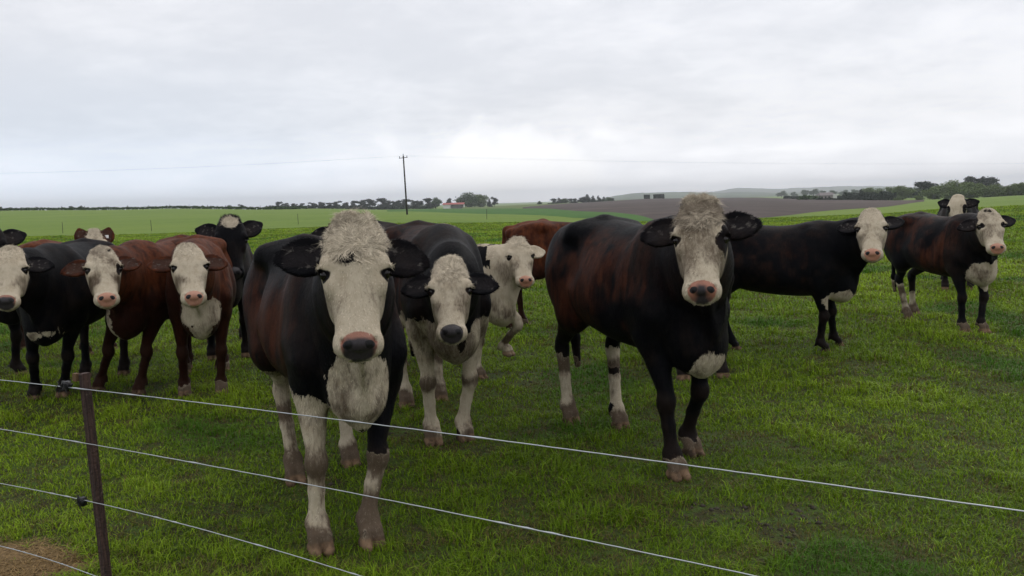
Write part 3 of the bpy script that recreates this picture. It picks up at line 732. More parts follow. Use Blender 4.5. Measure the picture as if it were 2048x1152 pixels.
        for a in range(3):
            sl0 = [slice(None)] * 3; sl1 = [slice(None)] * 3; sl0[a] = slice(0, -1); sl1[a] = slice(1, None)
            d = S[tuple(sl0)] != S[tuple(sl1)]
            e = np.nonzero(d); o1, o2 = (a + 1) % 3, (a + 2) % 3
            ok = (e[o1] > 0) & (e[o2] > 0) & (e[o1] < (nx, ny, nz)[o1] - 1) & (e[o2] < (nx, ny, nz)[o2] - 1)
            e = [x[ok] for x in e]
            def cell(d1, d2):
                c = [x.copy() for x in e]; c[o1] -= d1; c[o2] -= d2; return ids[tuple(c)]
            q = np.stack([cell(1, 1), cell(0, 1), cell(0, 0), cell(1, 0)], 1)
            ins = S[tuple(e)]
            q[~ins] = q[~ins][:, ::-1]
            faces.append(q)
        Fc = np.concatenate(faces); Fc = Fc[(Fc >= 0).all(1)]
        # settle the vertices on the exact surface
        for _ in range(1):
            d0 = s.field(V); e = .002; g = np.stack([s.field(V + np.eye(3, dtype=np.float32)[k] * e) - d0 for k in range(3)], 1) / e
            gl = np.linalg.norm(g, axis=1, keepdims=True); st = d0[:, None] * g / np.maximum(gl, .3) ** 2
            V = V - np.clip(st, -.004, .004).astype(np.float32)
            V[:, 2] = np.maximum(V[:, 2], -.012)
        # drop islands that are not the body (very small crumbs)
        s.V, s.Fc = V, Fc
        return V, Fc
    # ---------------------------------------------------------------- coat pattern (fields in metres, > 0 inside the patch)
    def paint(s, V):
        V = V.astype(np.float64); q = s.headq(V); u, v, w = q.T; x, y, z = V.T
        sd = s.seed; nz_ = fbm(V + sd, 14, 3, sd) - .5; big = fbm(V + sd, 3.2, 3, sd + 5) - .5
        nearhead = .34 - np.sqrt((u - .24) ** 2 + v ** 2 + (w + .08) ** 2)
        ear = np.full(len(V), -1.0); earin = np.zeros(len(V))
        for b, R in s.earf:
            e = ((V - b) @ R) / s.hs
            ear = np.maximum(ear, np.minimum(np.minimum(e[:, 0] - .0, .22 - e[:, 0]), .085 - np.abs(e[:, 1]) - 1.5 * np.maximum(np.abs(e[:, 2]) - .06, 0)))
            m = (e[:, 0] > .02) & (e[:, 0] < .165) & (np.abs(e[:, 1]) < .043) & (e[:, 2] > -.012 + .2 * np.abs(e[:, 1])) & (np.abs(e[:, 2]) < .06)
            earin = np.maximum(earin, m * 1.0)
        face = np.minimum(np.minimum(w + .155 - .5 * np.maximum(.12 - u, 0) + .10 * np.maximum(u - .3, 0), nearhead), .130 - np.abs(v) - .10 * np.clip(u - .22, 0, .3))
        if s.face == 'full': wh = face
        elif s.face == 'star': wh = np.minimum(face, .055 - np.sqrt((u - .045) ** 2 + (v * .85) ** 2))
        elif s.face == 'none': wh = np.full(len(V), -.5)
        elif s.face == 'whole': wh = np.maximum(np.minimum(nearhead - .04, .3), face)
        wh = np.where(ear > 0, np.minimum(wh, -ear * (1 if s.face != 'whole' else -1)), wh)
        if s.face == 'whole': wh = np.where(ear > 0, .02, wh)
        wh = wh + nz_ * .012
        for f in s.white: wh = np.maximum(wh, f(x, y, z) + nz_ * .08 + big * .04 + (fbm(V, 55, 2, sd + 3) - .5) * .03)
        dk = np.full(len(V), -.5)
        for f in s.dark: dk = np.maximum(dk, np.minimum(f(u, v, w) + nz_ * .03, nearhead))
        for c in s.eyec: dk = np.maximum(dk, s.eyer * 1.42 - np.linalg.norm(V - c, axis=1))
        for g in (-1, 1): dk = np.maximum(dk, np.minimum(.019 - np.sqrt(((u - .482) * 1.3) ** 2 + (v - g * .039) ** 2 + (w * .3) ** 2), nearhead))
        dk = np.maximum(dk, np.minimum(np.minimum(.005 - np.abs(w + .079), u - .47), nearhead))
        nose = np.minimum(nearhead, .052 - np.sqrt(((u - .482) * 1.05) ** 2 + (v * .78) ** 2 + (np.maximum(-w - .055, 0) * 2.5) ** 2))
        dist = {k: np.sqrt((x - f[0]) ** 2 + (y - f[1]) ** 2) for k, f in s.footp.items()}
        hoof = np.full(len(V), -.5)
        for k, f in s.footp.items(): hoof = np.maximum(hoof, np.minimum(.052 + f[2] + .15 * (x - f[0]) - z, .15 - dist[k]))
        if s.kind == 'black':
            base = np.array([.0026, .0028, .0042]); red = np.array([.060, .0175, .0085])
            t = np.clip(.05 + 1.9 * s.rust * (big + .14) + .5 * nz_, 0, 1) * np.clip((x < .3) * 1.0 + (z > .9) * .3, .12, 1)
            t *= np.clip((1.42 - z) * 2.2, .3, 1) * np.clip((z - .55) * 2.5, 0, 1)
            t = np.where((nearhead > 0) | (x > .45), t * .25, t)
        else:
            base = np.array([.030, .0085, .005]); red = np.array([.135, .036, .012])
            t = np.clip(.38 + big * 1.6 + nz_ * .5 + (z - .95) * .9, 0, 1) * np.clip((z - .35) * 2, .15, 1)
            t = np.where(ear > 0, t * .5, t)
        str_ = fbm(V * np.array([1, 1, .28]) + sd, 42, 2, sd + 9) - .5
        t = np.clip(t + str_ * 1.3 * np.clip(t * 3, 0, 1), 0, 1)
        if s.kind == 'red': base = base * .7; red = red * .85
        col = base + (red - base) * t[:, None]
        if s.face == 'whole': col = np.where((ear > 0)[:, None], np.array([.05, .04, .035]), col)
        t = t
        earc = np.array([.013, .011, .012]) if s.kind == 'black' else np.array([.05, .024, .017])
        col = np.where(earin[:, None] > .5, earc, col); tuftm = (earin > .5) & (fbm(V, 75, 2, sd + 2) > .74); col = np.where(tuftm[:, None], np.array([.10, .09, .08]), col)
        nc = {'dark': np.array([.030, .025, .028]), 'pink': np.array([.40, .20, .135]), 'mott': None}[s.nose]
        if nc is None:
            mm = np.clip((np.abs(v) - s.nosew + nz_ * .07 - .4 * (u - .465)) * 45, 0, 1)
            mm = np.maximum(mm, np.clip((.466 - u + nz_ * .05) * 60, 0, 1) * .8)
            nc = np.array([.028, .023, .026]) + (np.array([.30, .13, .085]) - np.array([.028, .023, .026])) * mm[:, None]
        else: nc = nc + (nz_ * .25 * nc.mean())[:, None]
        # dirt: muddy knees, fetlocks, lower legs; grubby forehead
        legm = np.clip((.62 - z) * 4, 0, 1)
        mud = legm * np.clip(.36 + 2.2 * big + 1.8 * nz_ + 1.1 * np.exp(-((z - .375) / .05) ** 2) + 1.3 * np.clip((.2 - z) * 6, 0, 1), 0, 1)
        mud = np.maximum(mud, np.clip(nearhead * 8, 0, 1) * np.clip(.26 + 1.6 * big + .8 * nz_ - .6 * np.maximum(u - .2, 0) * 2 + .55 * np.exp(-((u - .31) / .05) ** 2) * np.clip(np.abs(v) * 16, 0, 1) + 1.2 * np.clip(.10 - u, 0, 1), 0, .62) * s.grub)
        fw_ = np.clip(-nearhead * 6, 0, 1) * np.clip((z - .45) * 8, 0, 1); mud = mud * (1 - fw_) + fw_ * np.clip(.42 + 1.5 * big + 1.6 * nz_, .10, .80)
        return dict(wh=wh, dk=dk, nose=nose, hoof=hoof, mud=mud, coat=col, nosec=nc), dict(nearhead=nearhead, u=u, v=v, w=w, ear=ear, earin=earin)
WHITE, DARK, MUD, HOOFC = np.array([.50, .43, .325]), np.array([.006, .005, .006]), np.array([.062, .038, .024]), np.array([.26, .165, .10])
def cow_material():
    m, nt, b = new_mat("cow_hide"); L = nt.links
    tc = N(nt, 'ShaderNodeTexCoord'); ob = tc.outputs['Object']
    mp = N(nt, 'ShaderNodeMapping'); mp.inputs['Scale'].default_value = (1, 1, .22); L.new(ob, mp.inputs[0]); st = mp.outputs[0]
    n1 = NOISE(nt, st, 70, 3, .7); n2 = NOISE(nt, st, 240, 2, .7); n0 = NOISE(nt, ob, 14, 4, .6)
    ed = M(nt, 'ADD', M(nt, 'MULTIPLY', M(nt, 'SUBTRACT', n1, .5), .022), M(nt, 'MULTIPLY', M(nt, 'SUBTRACT', n2, .5), .012))
    A = {k: ATTR(nt, k) for k in ('wh', 'dk', 'nose', 'hoof', 'mud', 'coat', 'nosec')}
    n4 = NOISE(nt, st, 26, 4, .65, .4); var = M(nt, 'ADD', .05, M(nt, 'MULTIPLY', M(nt, 'ADD', n1, n4), .95))
    vc = N(nt, 'ShaderNodeVectorMath', operation='SCALE'); L.new(A['coat'].outputs['Color'], vc.inputs[0]); L.new(var, vc.inputs['Scale'])
    wcol = MIX(nt, M(nt, 'MULTIPLY', SS(nt, n0, .35, .75), .6), tuple(WHITE), (.36, .29, .20))
    wcol = MIX(nt, M(nt, 'MULTIPLY', SS(nt, n1, .45, .8), .45), wcol, (.30, .24, .17))
    f = SS(nt, M(nt, 'ADD', A['wh'].outputs['Fac'], ed), -.003, .004)
    c = MIX(nt, f, vc.outputs[0], wcol)
    f = SS(nt, M(nt, 'ADD', A['dk'].outputs['Fac'], M(nt, 'MULTIPLY', ed, .5)), -.003, .003); c = MIX(nt, f, c, tuple(DARK))
    fn = SS(nt, M(nt, 'ADD', A['nose'].outputs['Fac'], M(nt, 'MULTIPLY', ed, .4)), -.003, .004); c = MIX(nt, fn, c, A['nosec'].outputs['Color'])
    c = MIX(nt, SS(nt, M(nt, 'ADD', A['dk'].outputs['Fac'], 0), -.002, .003), c, MIX(nt, 0.0, tuple(DARK), tuple(DARK)))
    mf = SS(nt, M(nt, 'ADD', A['mud'].outputs['Fac'], M(nt, 'MULTIPLY', M(nt, 'SUBTRACT', n1, .5), .9)), .15, 1.0)
    isw = M(nt, 'ADD', .16, M(nt, 'MULTIPLY', SS(nt, M(nt, 'SUBTRACT', M(nt, 'MINIMUM', A['wh'].outputs['Fac'], M(nt, 'MULTIPLY', A['dk'].outputs['Fac'], -1.0)), 0.0), -.01, .01), .74))
    c = MIX(nt, M(nt, 'MULTIPLY', mf, isw), c, tuple(MUD))
    hf = SS(nt, A['hoof'].outputs['Fac'], -.008, .008)
    c = MIX(nt, M(nt, 'MULTIPLY', hf, .8), c, MIX(nt, SS(nt, n0, .3, .7), (.030, .020, .014), tuple(HOOFC)))
    L.new(c, b.inputs['Base Color'])
    rg = M(nt, 'SUBTRACT', .62, M(nt, 'MULTIPLY', fn, .16)); L.new(rg, b.inputs['Roughness'])
    L.new(M(nt, 'ADD', .06, M(nt, 'MULTIPLY', fn, .22)), b.inputs['Specular IOR Level'])
    b.inputs['Sheen Weight'].default_value = .02; b.inputs['Sheen Roughness'].default_value = .5; b.inputs['Sheen Tint'].default_value = (.7, .65, .6, 1)
    h = M(nt, 'ADD', M(nt, 'MULTIPLY', n2, .5), M(nt, 'ADD', n1, M(nt, 'MULTIPLY', n0, 1.2)))
    L.new(BUMP(nt, h, .55, .006), b.inputs['Normal'])
    return m
def hair_material():
    m, nt, b = new_mat("cow_hair"); a = ATTR(nt, 'col')
    nt.links.new(a.outputs['Color'], b.inputs['Base Color']); b.inputs['Roughness'].default_value = .45; b.inputs['Specular IOR Level'].default_value = .06
    return m
MAT_HIDE, MAT_HAIR = cow_material(), hair_material()
def eye_material():
    m, nt, b = new_mat("cow_eye"); b.inputs['Base Color'].default_value = (.010, .007, .006, 1); b.inputs['Roughness'].default_value = .14
    b.inputs['Specular IOR Level'].default_value = .35; return m
MAT_EYE = eye_material()
def uv_ball(c, r, n=16):
    th = np.linspace(0, math.pi, n); ph = np.linspace(0, 2 * math.pi, n * 2, endpoint=False)
    V = np.array([[math.sin(t) * math.cos(p), math.sin(t) * math.sin(p), math.cos(t)] for t in th for p in ph]) * r + c
    m = n * 2; Fs = [[i * m + j, i * m + (j + 1) % m, (i + 1) * m + (j + 1) % m, (i + 1) * m + j] for i in range(n - 1) for j in range(m)]
    return V, np.array(Fs)
def final_colour(at, n1):
    """the coat colour of the hide as the strands carry it"""
    e = (n1 - .5) * .02
    k = (at['wh'] + e > 0)[:, None]; c = np.where(k, WHITE, at['coat'])
    c = np.where((at['dk'] + e * .5 > 0)[:, None], DARK, c)
    mf = np.clip((at['mud'] + (n1 - .5) * .9 - .15) / .85, 0, 1); mf = (mf * mf * (3 - 2 * mf) * np.where((at['wh'] > 0) & (at['dk'] < 0), .85, .14))[:, None]
    return c * (1 - mf) + MUD * mf
def strands(name, cow, root, n, sel, length, width, lift, curl=0.0, flow=None, seed=0, bright=(.75, 1.35), eyegap=1.9, jit=.28, clump=0.0, cell=.02):
    """many fine tapered strips growing from the hide"""
    r = np.random.default_rng(seed + 100); V, Fc = cow.V, cow.Fc
    a, b, c, d = (V[Fc[:, k]].astype(np.float64) for k in range(4))
    nr = np.cross(c - a, d - b); ar = np.linalg.norm(nr, axis=1) / 2; nr = nr / (2 * ar[:, None] + 1e-12)
    ctr = (a + b + c + d) / 4; w = ar * sel(ctr)
    if w.sum() <= 0: return
    idx = r.choice(len(Fc), n, p=w / w.sum()); s_, t_ = r.random(n)[:, None], r.random(n)[:, None]
    p = (a[idx] * (1 - s_) + b[idx] * s_) * (1 - t_) + (d[idx] * (1 - s_) + c[idx] * s_) * t_
    nn = nr[idx]; at, info = cow.paint(p)
    fl = flow(p, info) if flow else np.tile([-.35, 0, -1.0], (n, 1))
    fl = fl + r.normal(0, jit, (n, 3)); tn = fl - nn * (fl * nn).sum(1)[:, None]; tn /= np.linalg.norm(tn, axis=1)[:, None] + 1e-9
    keep = (at['nose'] < 0) & (at['hoof'] < 0)
    for ec in cow.eyec: keep &= np.linalg.norm(p - ec, axis=1) > cow.eyer * eyegap
    if callable(length): length = length(p, info)
    L = (length * r.uniform(.55, 1.25, n))[:, None]; sd = np.cross(nn, tn)
    k = 3; pts = []
    pull = 0.0
    if clump:
        _, inv = np.unique(np.floor(p / cell + fbm(p, 40, 1, 9)[:, None] * .8).astype(np.int64) @ np.array([1, 4001, 16008001]), return_inverse=True)
        inv = inv.ravel(); cnt = np.bincount(inv).astype(float)
        def mean(a): return np.stack([np.bincount(inv, a[:, q]) / cnt for q in range(3)], 1)[inv]
        tn = tn * (1 - clump) + mean(tn) * clump * 1.2; tn /= np.linalg.norm(tn, axis=1)[:, None] + 1e-9; sd = np.cross(nn, tn); pull = (mean(p) - p) * clump
        L = L * (r.uniform(.7, 1.3, len(cnt))[inv])[:, None]
    cu = r.normal(0, curl, n)[:, None]
    for j in range(k + 1):
        t = j / k
        pts.append(p - nn * .001 + tn * L * t * (1 - lift * .4) + nn * L * lift * (t - .45 * t * t) + sd * L * cu * t * t + pull * t * t)
    wv = np.array([1, .95, .7, .12])[:k + 1] * width / 2
    VV = np.stack([np.stack([pt - sd * wv[j], pt + sd * wv[j]], 1) for j, pt in enumerate(pts)], 1)[keep]   # n,k+1,2,3
    m = len(VV); VV = VV.reshape(-1, 3)
    q = np.array([[2 * j, 2 * j + 1, 2 * j + 3, 2 * j + 2] for j in range(k)])
    FF = (q[None] + (np.arange(m) * 2 * (k + 1))[:, None, None]).reshape(-1, 4)
    n1 = fbm(p, 60, 2, 3); col = final_colour(at, n1) * r.uniform(*bright, n)[:, None]
    col = np.repeat(col[keep], 2 * (k + 1), 0)
    return mesh_obj(name, VV * cow.scale, FF, MAT_HAIR, root, True, {'col': col})
def make_cow(label, group='cattle standing in the paddock', hair=0, poll=0, **k):
    c = Cow(**k); V, Fc = c.mesh(); at, _ = c.paint(V)
    root = empty('cow', (c.org[0], c.org[1], -.014)); root.rotation_euler = (0, 0, math.radians(c.heading) - math.pi / 2)
    tag(root, label, 'cow', group)
    mesh_obj('body', V * c.scale, Fc, MAT_HIDE, root, True, at)
    for ec in c.eyec:
        Ve, Fe = uv_ball(ec * c.scale, c.eyer * c.scale, 12 if c.detail else 8); mesh_obj('eye', Ve, Fe, MAT_EYE, root, True)
    def headflow(p, info):
        u, v = info['u'], info['v']
        d = np.stack([np.where(u < .13, -.9, .8), np.sign(v) * .25 + v * 4, np.zeros(len(u)) + .05], 1)
        hd = (d @ c.H.T); body = np.tile([-.35, 0, -1.0], (len(u), 1))
        ew = np.clip(info['nearhead'] * 12, 0, 1)[:, None]
        return hd * ew + body * (1 - ew)
    if hair:
        strands('coat_hair', c, root, hair, lambda p: np.where(p[:, 2] > .06, 1.0 + 1.2 * (c.headq(p)[:, 0] < .55) * (np.linalg.norm(p - c.hp(.24, 0, -.1), axis=1) < .36), 0), lambda p, i: np.where(i['nearhead'] > 0, .010 + .010 * np.clip((.17 - i['u']) * 12, 0, 1), np.where(p[:, 2] < .55, .011, .021)), .0021, .24, .15, headflow, c.seed, (.6, 1.45), clump=.45, cell=.014)
    if poll:
        def psel(p):
            q = c.headq(p); d = np.sqrt(((q[:, 0] - .02) / .13) ** 2 + (q[:, 1] / .12) ** 2 + ((q[:, 2] + .02) / .10) ** 2)
            return np.clip(1.25 - d, 0, 1) ** 1.5
        def pflow(p, info):
            u, v = info['u'], info['v']; sw = fbm(p, 30, 1, c.seed) * 15
            d = np.stack([-.9 + 1.5 * np.clip((u - .03) * 9, 0, 1) + .45 * np.sin(sw), v * 9 + .7 * np.cos(sw), np.full(len(u), .5)], 1); return d @ c.H.T
        strands('poll_hair', c, root, poll, psel, .036 * c.polllen, .0024, .42, .5, pflow, c.seed + 1, (.6, 1.4), jit=.13, clump=.75, cell=.026)
    if poll:
        for i, g in enumerate((-1, 1)):
            b, R = c.earf[i]
            def esel(p):
                e = ((p - b) @ R) / c.hs; return ((e[:, 0] > .03) & (e[:, 0] < .20) & (np.abs(e[:, 1]) < .08) & (np.abs(e[:, 2]) < .06) & ((np.abs(e[:, 1]) > .022) | (e[:, 0] > .13))) + 0.0
            strands('ear_hair', c, root, max(300, poll // 4), esel, .017, .0022, .40, .3, lambda p, info: np.tile(R[:, 0], (len(p), 1)), c.seed + 2 + i, (.7, 1.6))
            def lsel(p):
                q = c.headq(p); return (np.sqrt(((q[:, 0] - .178) / .014) ** 2 + ((q[:, 1] - g * .124) / .024) ** 2 + ((q[:, 2] + .030) / .036) ** 2) < 1) + 1e-9
            strands('eyelash', c, root, 150, lsel, .026, .0028, .5, .1, lambda p, info: np.tile(np.array([.35, g * 1.2, .35]) @ c.H.T, (len(p), 1)), c.seed + 4 + i, (1.0, 1.3), eyegap=.9)
    return c, root
# ------------------------------------------------------------------ the herd
def foot(px, py): return G(px, py)
def bl(x, a, b): return np.minimum(x - a, b - x)
def below(zc, front=None):
    """white stockings: everything on the legs under a height; front True / False picks the pair"""
    def f(x, y, z):
        d = zc - z
        if front is True: d = np.minimum(d, x - 0)
        if front is False: d = np.minimum(d, -x - .0)
        return np.minimum(d, .5)
    return f
def leg(s, front, zc, slope=0.0):
    def f(x, y, z): return np.minimum(np.minimum((x if front else -x) - .05, s * y), np.minimum(zc + slope * (s * y - .17) - z, .31 - .28 * np.clip(z, 0, 1) - np.abs(s * y - .17)))
    return f
def blob(cx, cy, cz, rx, ry, rz):
    def f(x, y, z): return (1 - np.sqrt(((x - cx) / rx) ** 2 + ((y - cy) / ry) ** 2 + ((z - cz) / rz) ** 2)) * min(rx, ry, rz)
    return f
def hblob(u0, v0, ru, rv):
    def f(u, v, w): return np.minimum((1 - np.sqrt(((u - u0) / ru) ** 2 + ((v - v0) / rv) ** 2)) * min(ru, rv), w + .10)
    return f
# 1 nearest cow
make_cow("nearest black brown cow with a shaggy white forehead and a dark brown scab", pos=(-.735, 3.68), heading=24, scale=1.02, fat=.90,
         head=(711, 533, 2.92), tilt=26, hs=.925, yaw=2, roll=-1, nose='mott', rust=1.5, brisket=.76, ear=(-6, 2), earfwd=(6, 0), seed=3, res=.012, hres=.0052,
         feet=dict(FR=foot(640, 1098), FL=foot(742, 1088), HR=foot(590, 962), HL=foot(700, 930)), hair=130000, poll=11000, polllen=1.0,
         white=[blob(.72, -.02, .70, .22, .155, .19), leg(-1, True, .66, .5), leg(1, True, .40), leg(-1, False, .62), leg(1, False, .70), blob(-.20, 0, .56, .5, .16, .05)],
         dark=[lambda u, v, w: np.maximum(hblob(.150, -.030, .026, .030)(u, v, w), hblob(.132, -.004, .018, .018)(u, v, w)) - .004])
# 2 behind to the right of the nearest
make_cow("black cow with white forelegs and muddy knees just right of the nearest cow", pos=(-.40, 5.15), heading=17, scale=1.04, fat=.92,
         head=(900, 572, 4.42), tilt=37, hs=.87, hwid=.96, nose='dark', rust=.9, ear=(0, -4), seed=5, res=.014, hres=.0065,
         feet=dict(FR=foot(866, 886), FL=foot(930, 880), HR=foot(813, 812), HL=foot(880, 800)), hair=60000, poll=3500, polllen=.65,
         white=[leg(-1, True, .76), leg(1, True, .76), leg(-1, False, .70), leg(1, False, .5), blob(.30, .03, 1.28, .06, .05, .05)])
# 3 pale headed young one
make_cow("young cow with cream head, neck and ears, walking with one foreleg raised", pos=(-.22, 7.1), heading=48, scale=.87, fat=.95,
         head=(1043, 507, 6.85), tilt=38, yaw=12, hs=.97, nose='pink', face='whole', rust=.3, ear=(-14, -14), seed=8, res=.016, hres=.009,
         white=[blob(.98, 0, .80, .40, .4, .6), leg(1, True, 1.1), leg(-1, True, 1.1), blob(-.2, 0, 1.29, .9, .07, .03), below(.4)], poll=1200,
         lift=dict(FL=((.66, .13, .52), (.52, .12, .20))))
# 4 red cow at the back, side on, rump to the left
make_cow("reddish brown cow seen side on behind, its head hidden by the big black cow", pos=(1.15, 9.7), heading=83, scale=.97, fat=1.0,
         head=(1240, 505, 9.9), tilt=30, kind='red', seed=9, res=.018, hres=.012, detail=0,
         feet=dict(HR=foot(1026, 668)), white=[blob(-.2, 0, .52, .55, .3, .10), below(.10)])
# 5 big cow right of centre
make_cow("big black and rusty brown cow with a black patch round one eye", pos=(.885, 4.54), heading=20.5, scale=1.05, fat=.96,
         head=(1401, 466, 3.95), tilt=33, hs=.935, yaw=0, roll=1, nose='mott', nosew=.014, rust=2.2, ear=(-2, -14), earfwd=(0, 8), grub=1.15, seed=12, res=.013, hres=.0058,
         feet=dict(FR=foot(1352, 952), FL=foot(1382, 908), HR=foot(1140, 845), HL=foot(1238, 855)), hair=110000, poll=9000, polllen=1.15,
         white=[blob(.66, -.01, .57, .16, .095, .09), leg(-1, False, .42, .3), leg(1, False, .36, .2), blob(-.2, 0, .44, .45, .2, .10), below(.10)],
         dark=[hblob(.215, .104, .055, .036), hblob(.165, .112, .03, .024)])
# 6 black cow, side on, right of centre
make_cow("black cow standing side on with its clean white face turned to the camera", pos=(2.80, 7.72), heading=66, scale=.94, fat=1.06,
         head=(1743, 450, 7.15), tilt=40, hs=1.02, hwid=.97, roll=2, nose='pink', rust=.0, ear=(-6, -26), seed=15, res=.016, hres=.0085,
         feet=dict(FR=foot(1648, 705), FL=foot(1674, 692), HR=foot(1468, 700)), hair=30000, poll=1200, polllen=.6,
         white=[blob(.56, -.05, .54, .17, .20, .10), blob(-.30, 0, .52, .25, .25, .05)])
# 7 far right cow
make_cow("rightmost black brown cow with a dark spot on its white poll", pos=(4.70, 8.72), heading=12, scale=.94, fat=1.0,
         head=(1985, 446, 8.15), tilt=38, yaw=14, hs=.99, hwid=1.04, roll=2, nose='pink', rust=2.2, ear=(4, -20), seed=18, res=.016, hres=.009,
         feet=dict(FR=foot(1928, 664), FL=foot(1966, 664), HR=foot(1815, 638), HL=foot(1828, 628)), hair=22000, poll=1000, polllen=.6,
         white=[blob(.64, .02, .62, .20, .22, .20), leg(-1, False, .45), leg(1, False, .30), below(.12)],
         dark=[hblob(.020, -.030, .020, .020), hblob(.022, .005, .016, .022), hblob(.205, -.098, .03, .022), hblob(.205, .098, .03, .022)])
# 8 head far behind on the right
make_cow("distant cow whose white face and black ears show above the back of the rightmost cow", pos=(6.42, 12.2), heading=-27, scale=1.02,
         head=(1913, 414, 11.5), tilt=24, yaw=-6, hs=.90, nose='dark', ear=(-22, -22), seed=19, res=.018, hres=.011, detail=0, rust=.3, dark=[hblob(.22, -.11, .06, .03), hblob(.22, .11, .06, .03)])
# 9 hidden black cow behind the big one
make_cow("black cow hidden behind the big cow, only ear tips showing", pos=(1.50, 6.75), heading=4, scale=1.0,
         head=(1400, 462, 6.25), tilt=30, hs=.98, face='star', ear=(-14, -42), seed=22, res=.018, hres=.011, detail=0, rust=.2)
# 10 leftmost group
make_cow("black cow at the left edge, white face, brown and black nose", pos=(-3.55, 6.55), heading=8, scale=.97, fat=1.06,
         head=(14, 533, 5.85), tilt=38, yaw=-10, hs=.95, nose='mott', rust=.15, ear=(4, -10), seed=25, res=.015, hres=.0075,
         feet=dict(FR=foot(70, 800), FL=foot(128, 792)), hair=30000, poll=1500, polllen=.6, white=[blob(.66, 0, .60, .12, .16, .035)])
make_cow("red cow with a grubby white face and a brown spot by its poll", pos=(-2.98, 6.75), heading=-6, scale=.97, fat=.96,
         head=(207, 531, 6.0), tilt=40, yaw=2, hs=.95, kind='red', nose='pink', ear=(-2, -16), seed=28, res=.015, hres=.0075, grub=1.5,
         feet=dict(FR=foot(200, 782), FL=foot(280, 788)), hair=32000, poll=1500, polllen=.6, white=[blob(.62, -.06, .64, .10, .07, .16)], dark=[hblob(.035, .05, .022, .018), hblob(.215, .102, .035, .014)])
make_cow("red cow with a creamy white face and a broad white brisket", pos=(-2.44, 6.62), heading=20, scale=.97, fat=.92,
         head=(380, 526, 5.95), tilt=40, yaw=4, hs=.97, hwid=1.03, kind='red', nose='pink', ear=(-12, -6), seed=31, res=.015, hres=.0075, grub=1.3,
         feet=dict(FR=foot(370, 790), FL=foot(444, 788)), hair=32000, poll=1500, polllen=.6, white=[blob(.70, 0, .73, .22, .22, .11), blob(.68, 0, .62, .12, .07, .16), below(.11)])
make_cow("black cow with only a small white forehead patch, standing behind the red cows", pos=(-2.82, 8.35), heading=19, scale=1.0,
         head=(462, 476, 7.6), tilt=24, hs=1.10, face='star', nose='dark', rust=.1, ear=(-22, -34), seed=34, res=.017, hres=.010, poll=900, detail=0)
c13, r13 = make_cow("red cow with pricked upright ears peering over the front red cow", pos=(-4.40, 8.9), heading=62, scale=.93,
         head=(190, 489, 8.35), tilt=36, yaw=0, hs=1.02, kind='red', nose='pink', ear=(-76, -74), earfwd=(20, 20), seed=37, res=.017, hres=.010, poll=900, detail=0)
for g, i in ((1, 1),):
    b, R = c13.earf[i]; m = MB(); m.box((b + R @ np.array([.075, .0, .022])) * c13.scale, (.018, .022, .004), c13.H @ np.eye(3)); m.build('ear_tag', M_WHITE, r13)
make_cow("black headed cow cut off by the left edge, behind the white faced one", pos=(-4.62, 7.55), heading=70, scale=1.02,
         head=(-22, 490, 6.9), tilt=24, hs=.98, face='none', nose='dark', rust=.1, ear=(-14, -22), seed=40, res=.018, hres=.011, detail=0)
make_cow("black cow hidden behind the nearest cow's head, one ear showing", pos=(-1.18, 6.8), heading=3, scale=1.03,
         head=(697, 482, 6.1), tilt=24, hs=.95, face='star', ear=(-10, -16), seed=43, res=.018, hres=.011, detail=0, rust=.2)
# ------------------------------------------------------------------ near wire fence
M_FPOST = simple_mat("hardwood_post", (.040, .020, .016), .8, .45, 14, bump=.6)
def weather(m):
    nt = m.node_tree; b = [n for n in nt.nodes if n.type == 'BSDF_PRINCIPLED'][0]; tc = N(nt, 'ShaderNodeTexCoord'); mp = N(nt, 'ShaderNodeMapping'); mp.inputs['Scale'].default_value = (1, 1, .06)
    nt.links.new(tc.outputs['Object'], mp.inputs[0]); g = NOISE(nt, mp.outputs[0], 160, 4, .7); c = MIX(nt, SS(nt, g, .35, .72), (.022, .011, .009), (.085, .045, .034))
    s = NOISE(nt, tc.outputs['Object'], 45, 4, .7); c = MIX(nt, SS(nt, s, .62, .72), c, (.13, .10, .08)); nt.links.new(c, b.inputs['Base Color'])
weather(M_FPOST)
M_WIRE = simple_mat("galvanised_wire", (.42, .44, .46), .38, .2, 60, metallic=.75)
M_CLIP = simple_mat("black_plastic", (.012, .012, .013), .45, .2)
FA, FB = np.array([-1.92, 3.2]), np.array([.96, 1.6]); FD = (FB - FA) / np.linalg.norm(FB - FA)
def fence_pt(px, py):
    """point of the vertical fence plane seen at a pixel"""
    d = ray(px, py); nrm = np.array([-FD[1], FD[0]]); t = (nrm @ FA) / (nrm @ d[:2]); return np.array([0, 0, CAM_H]) + d * t
post_t, post_b = fence_pt(157, 750), fence_pt(197, 1110)
off = np.array([-FD[1], FD[0], 0]) * .022
if off[1] < 0: off = -off
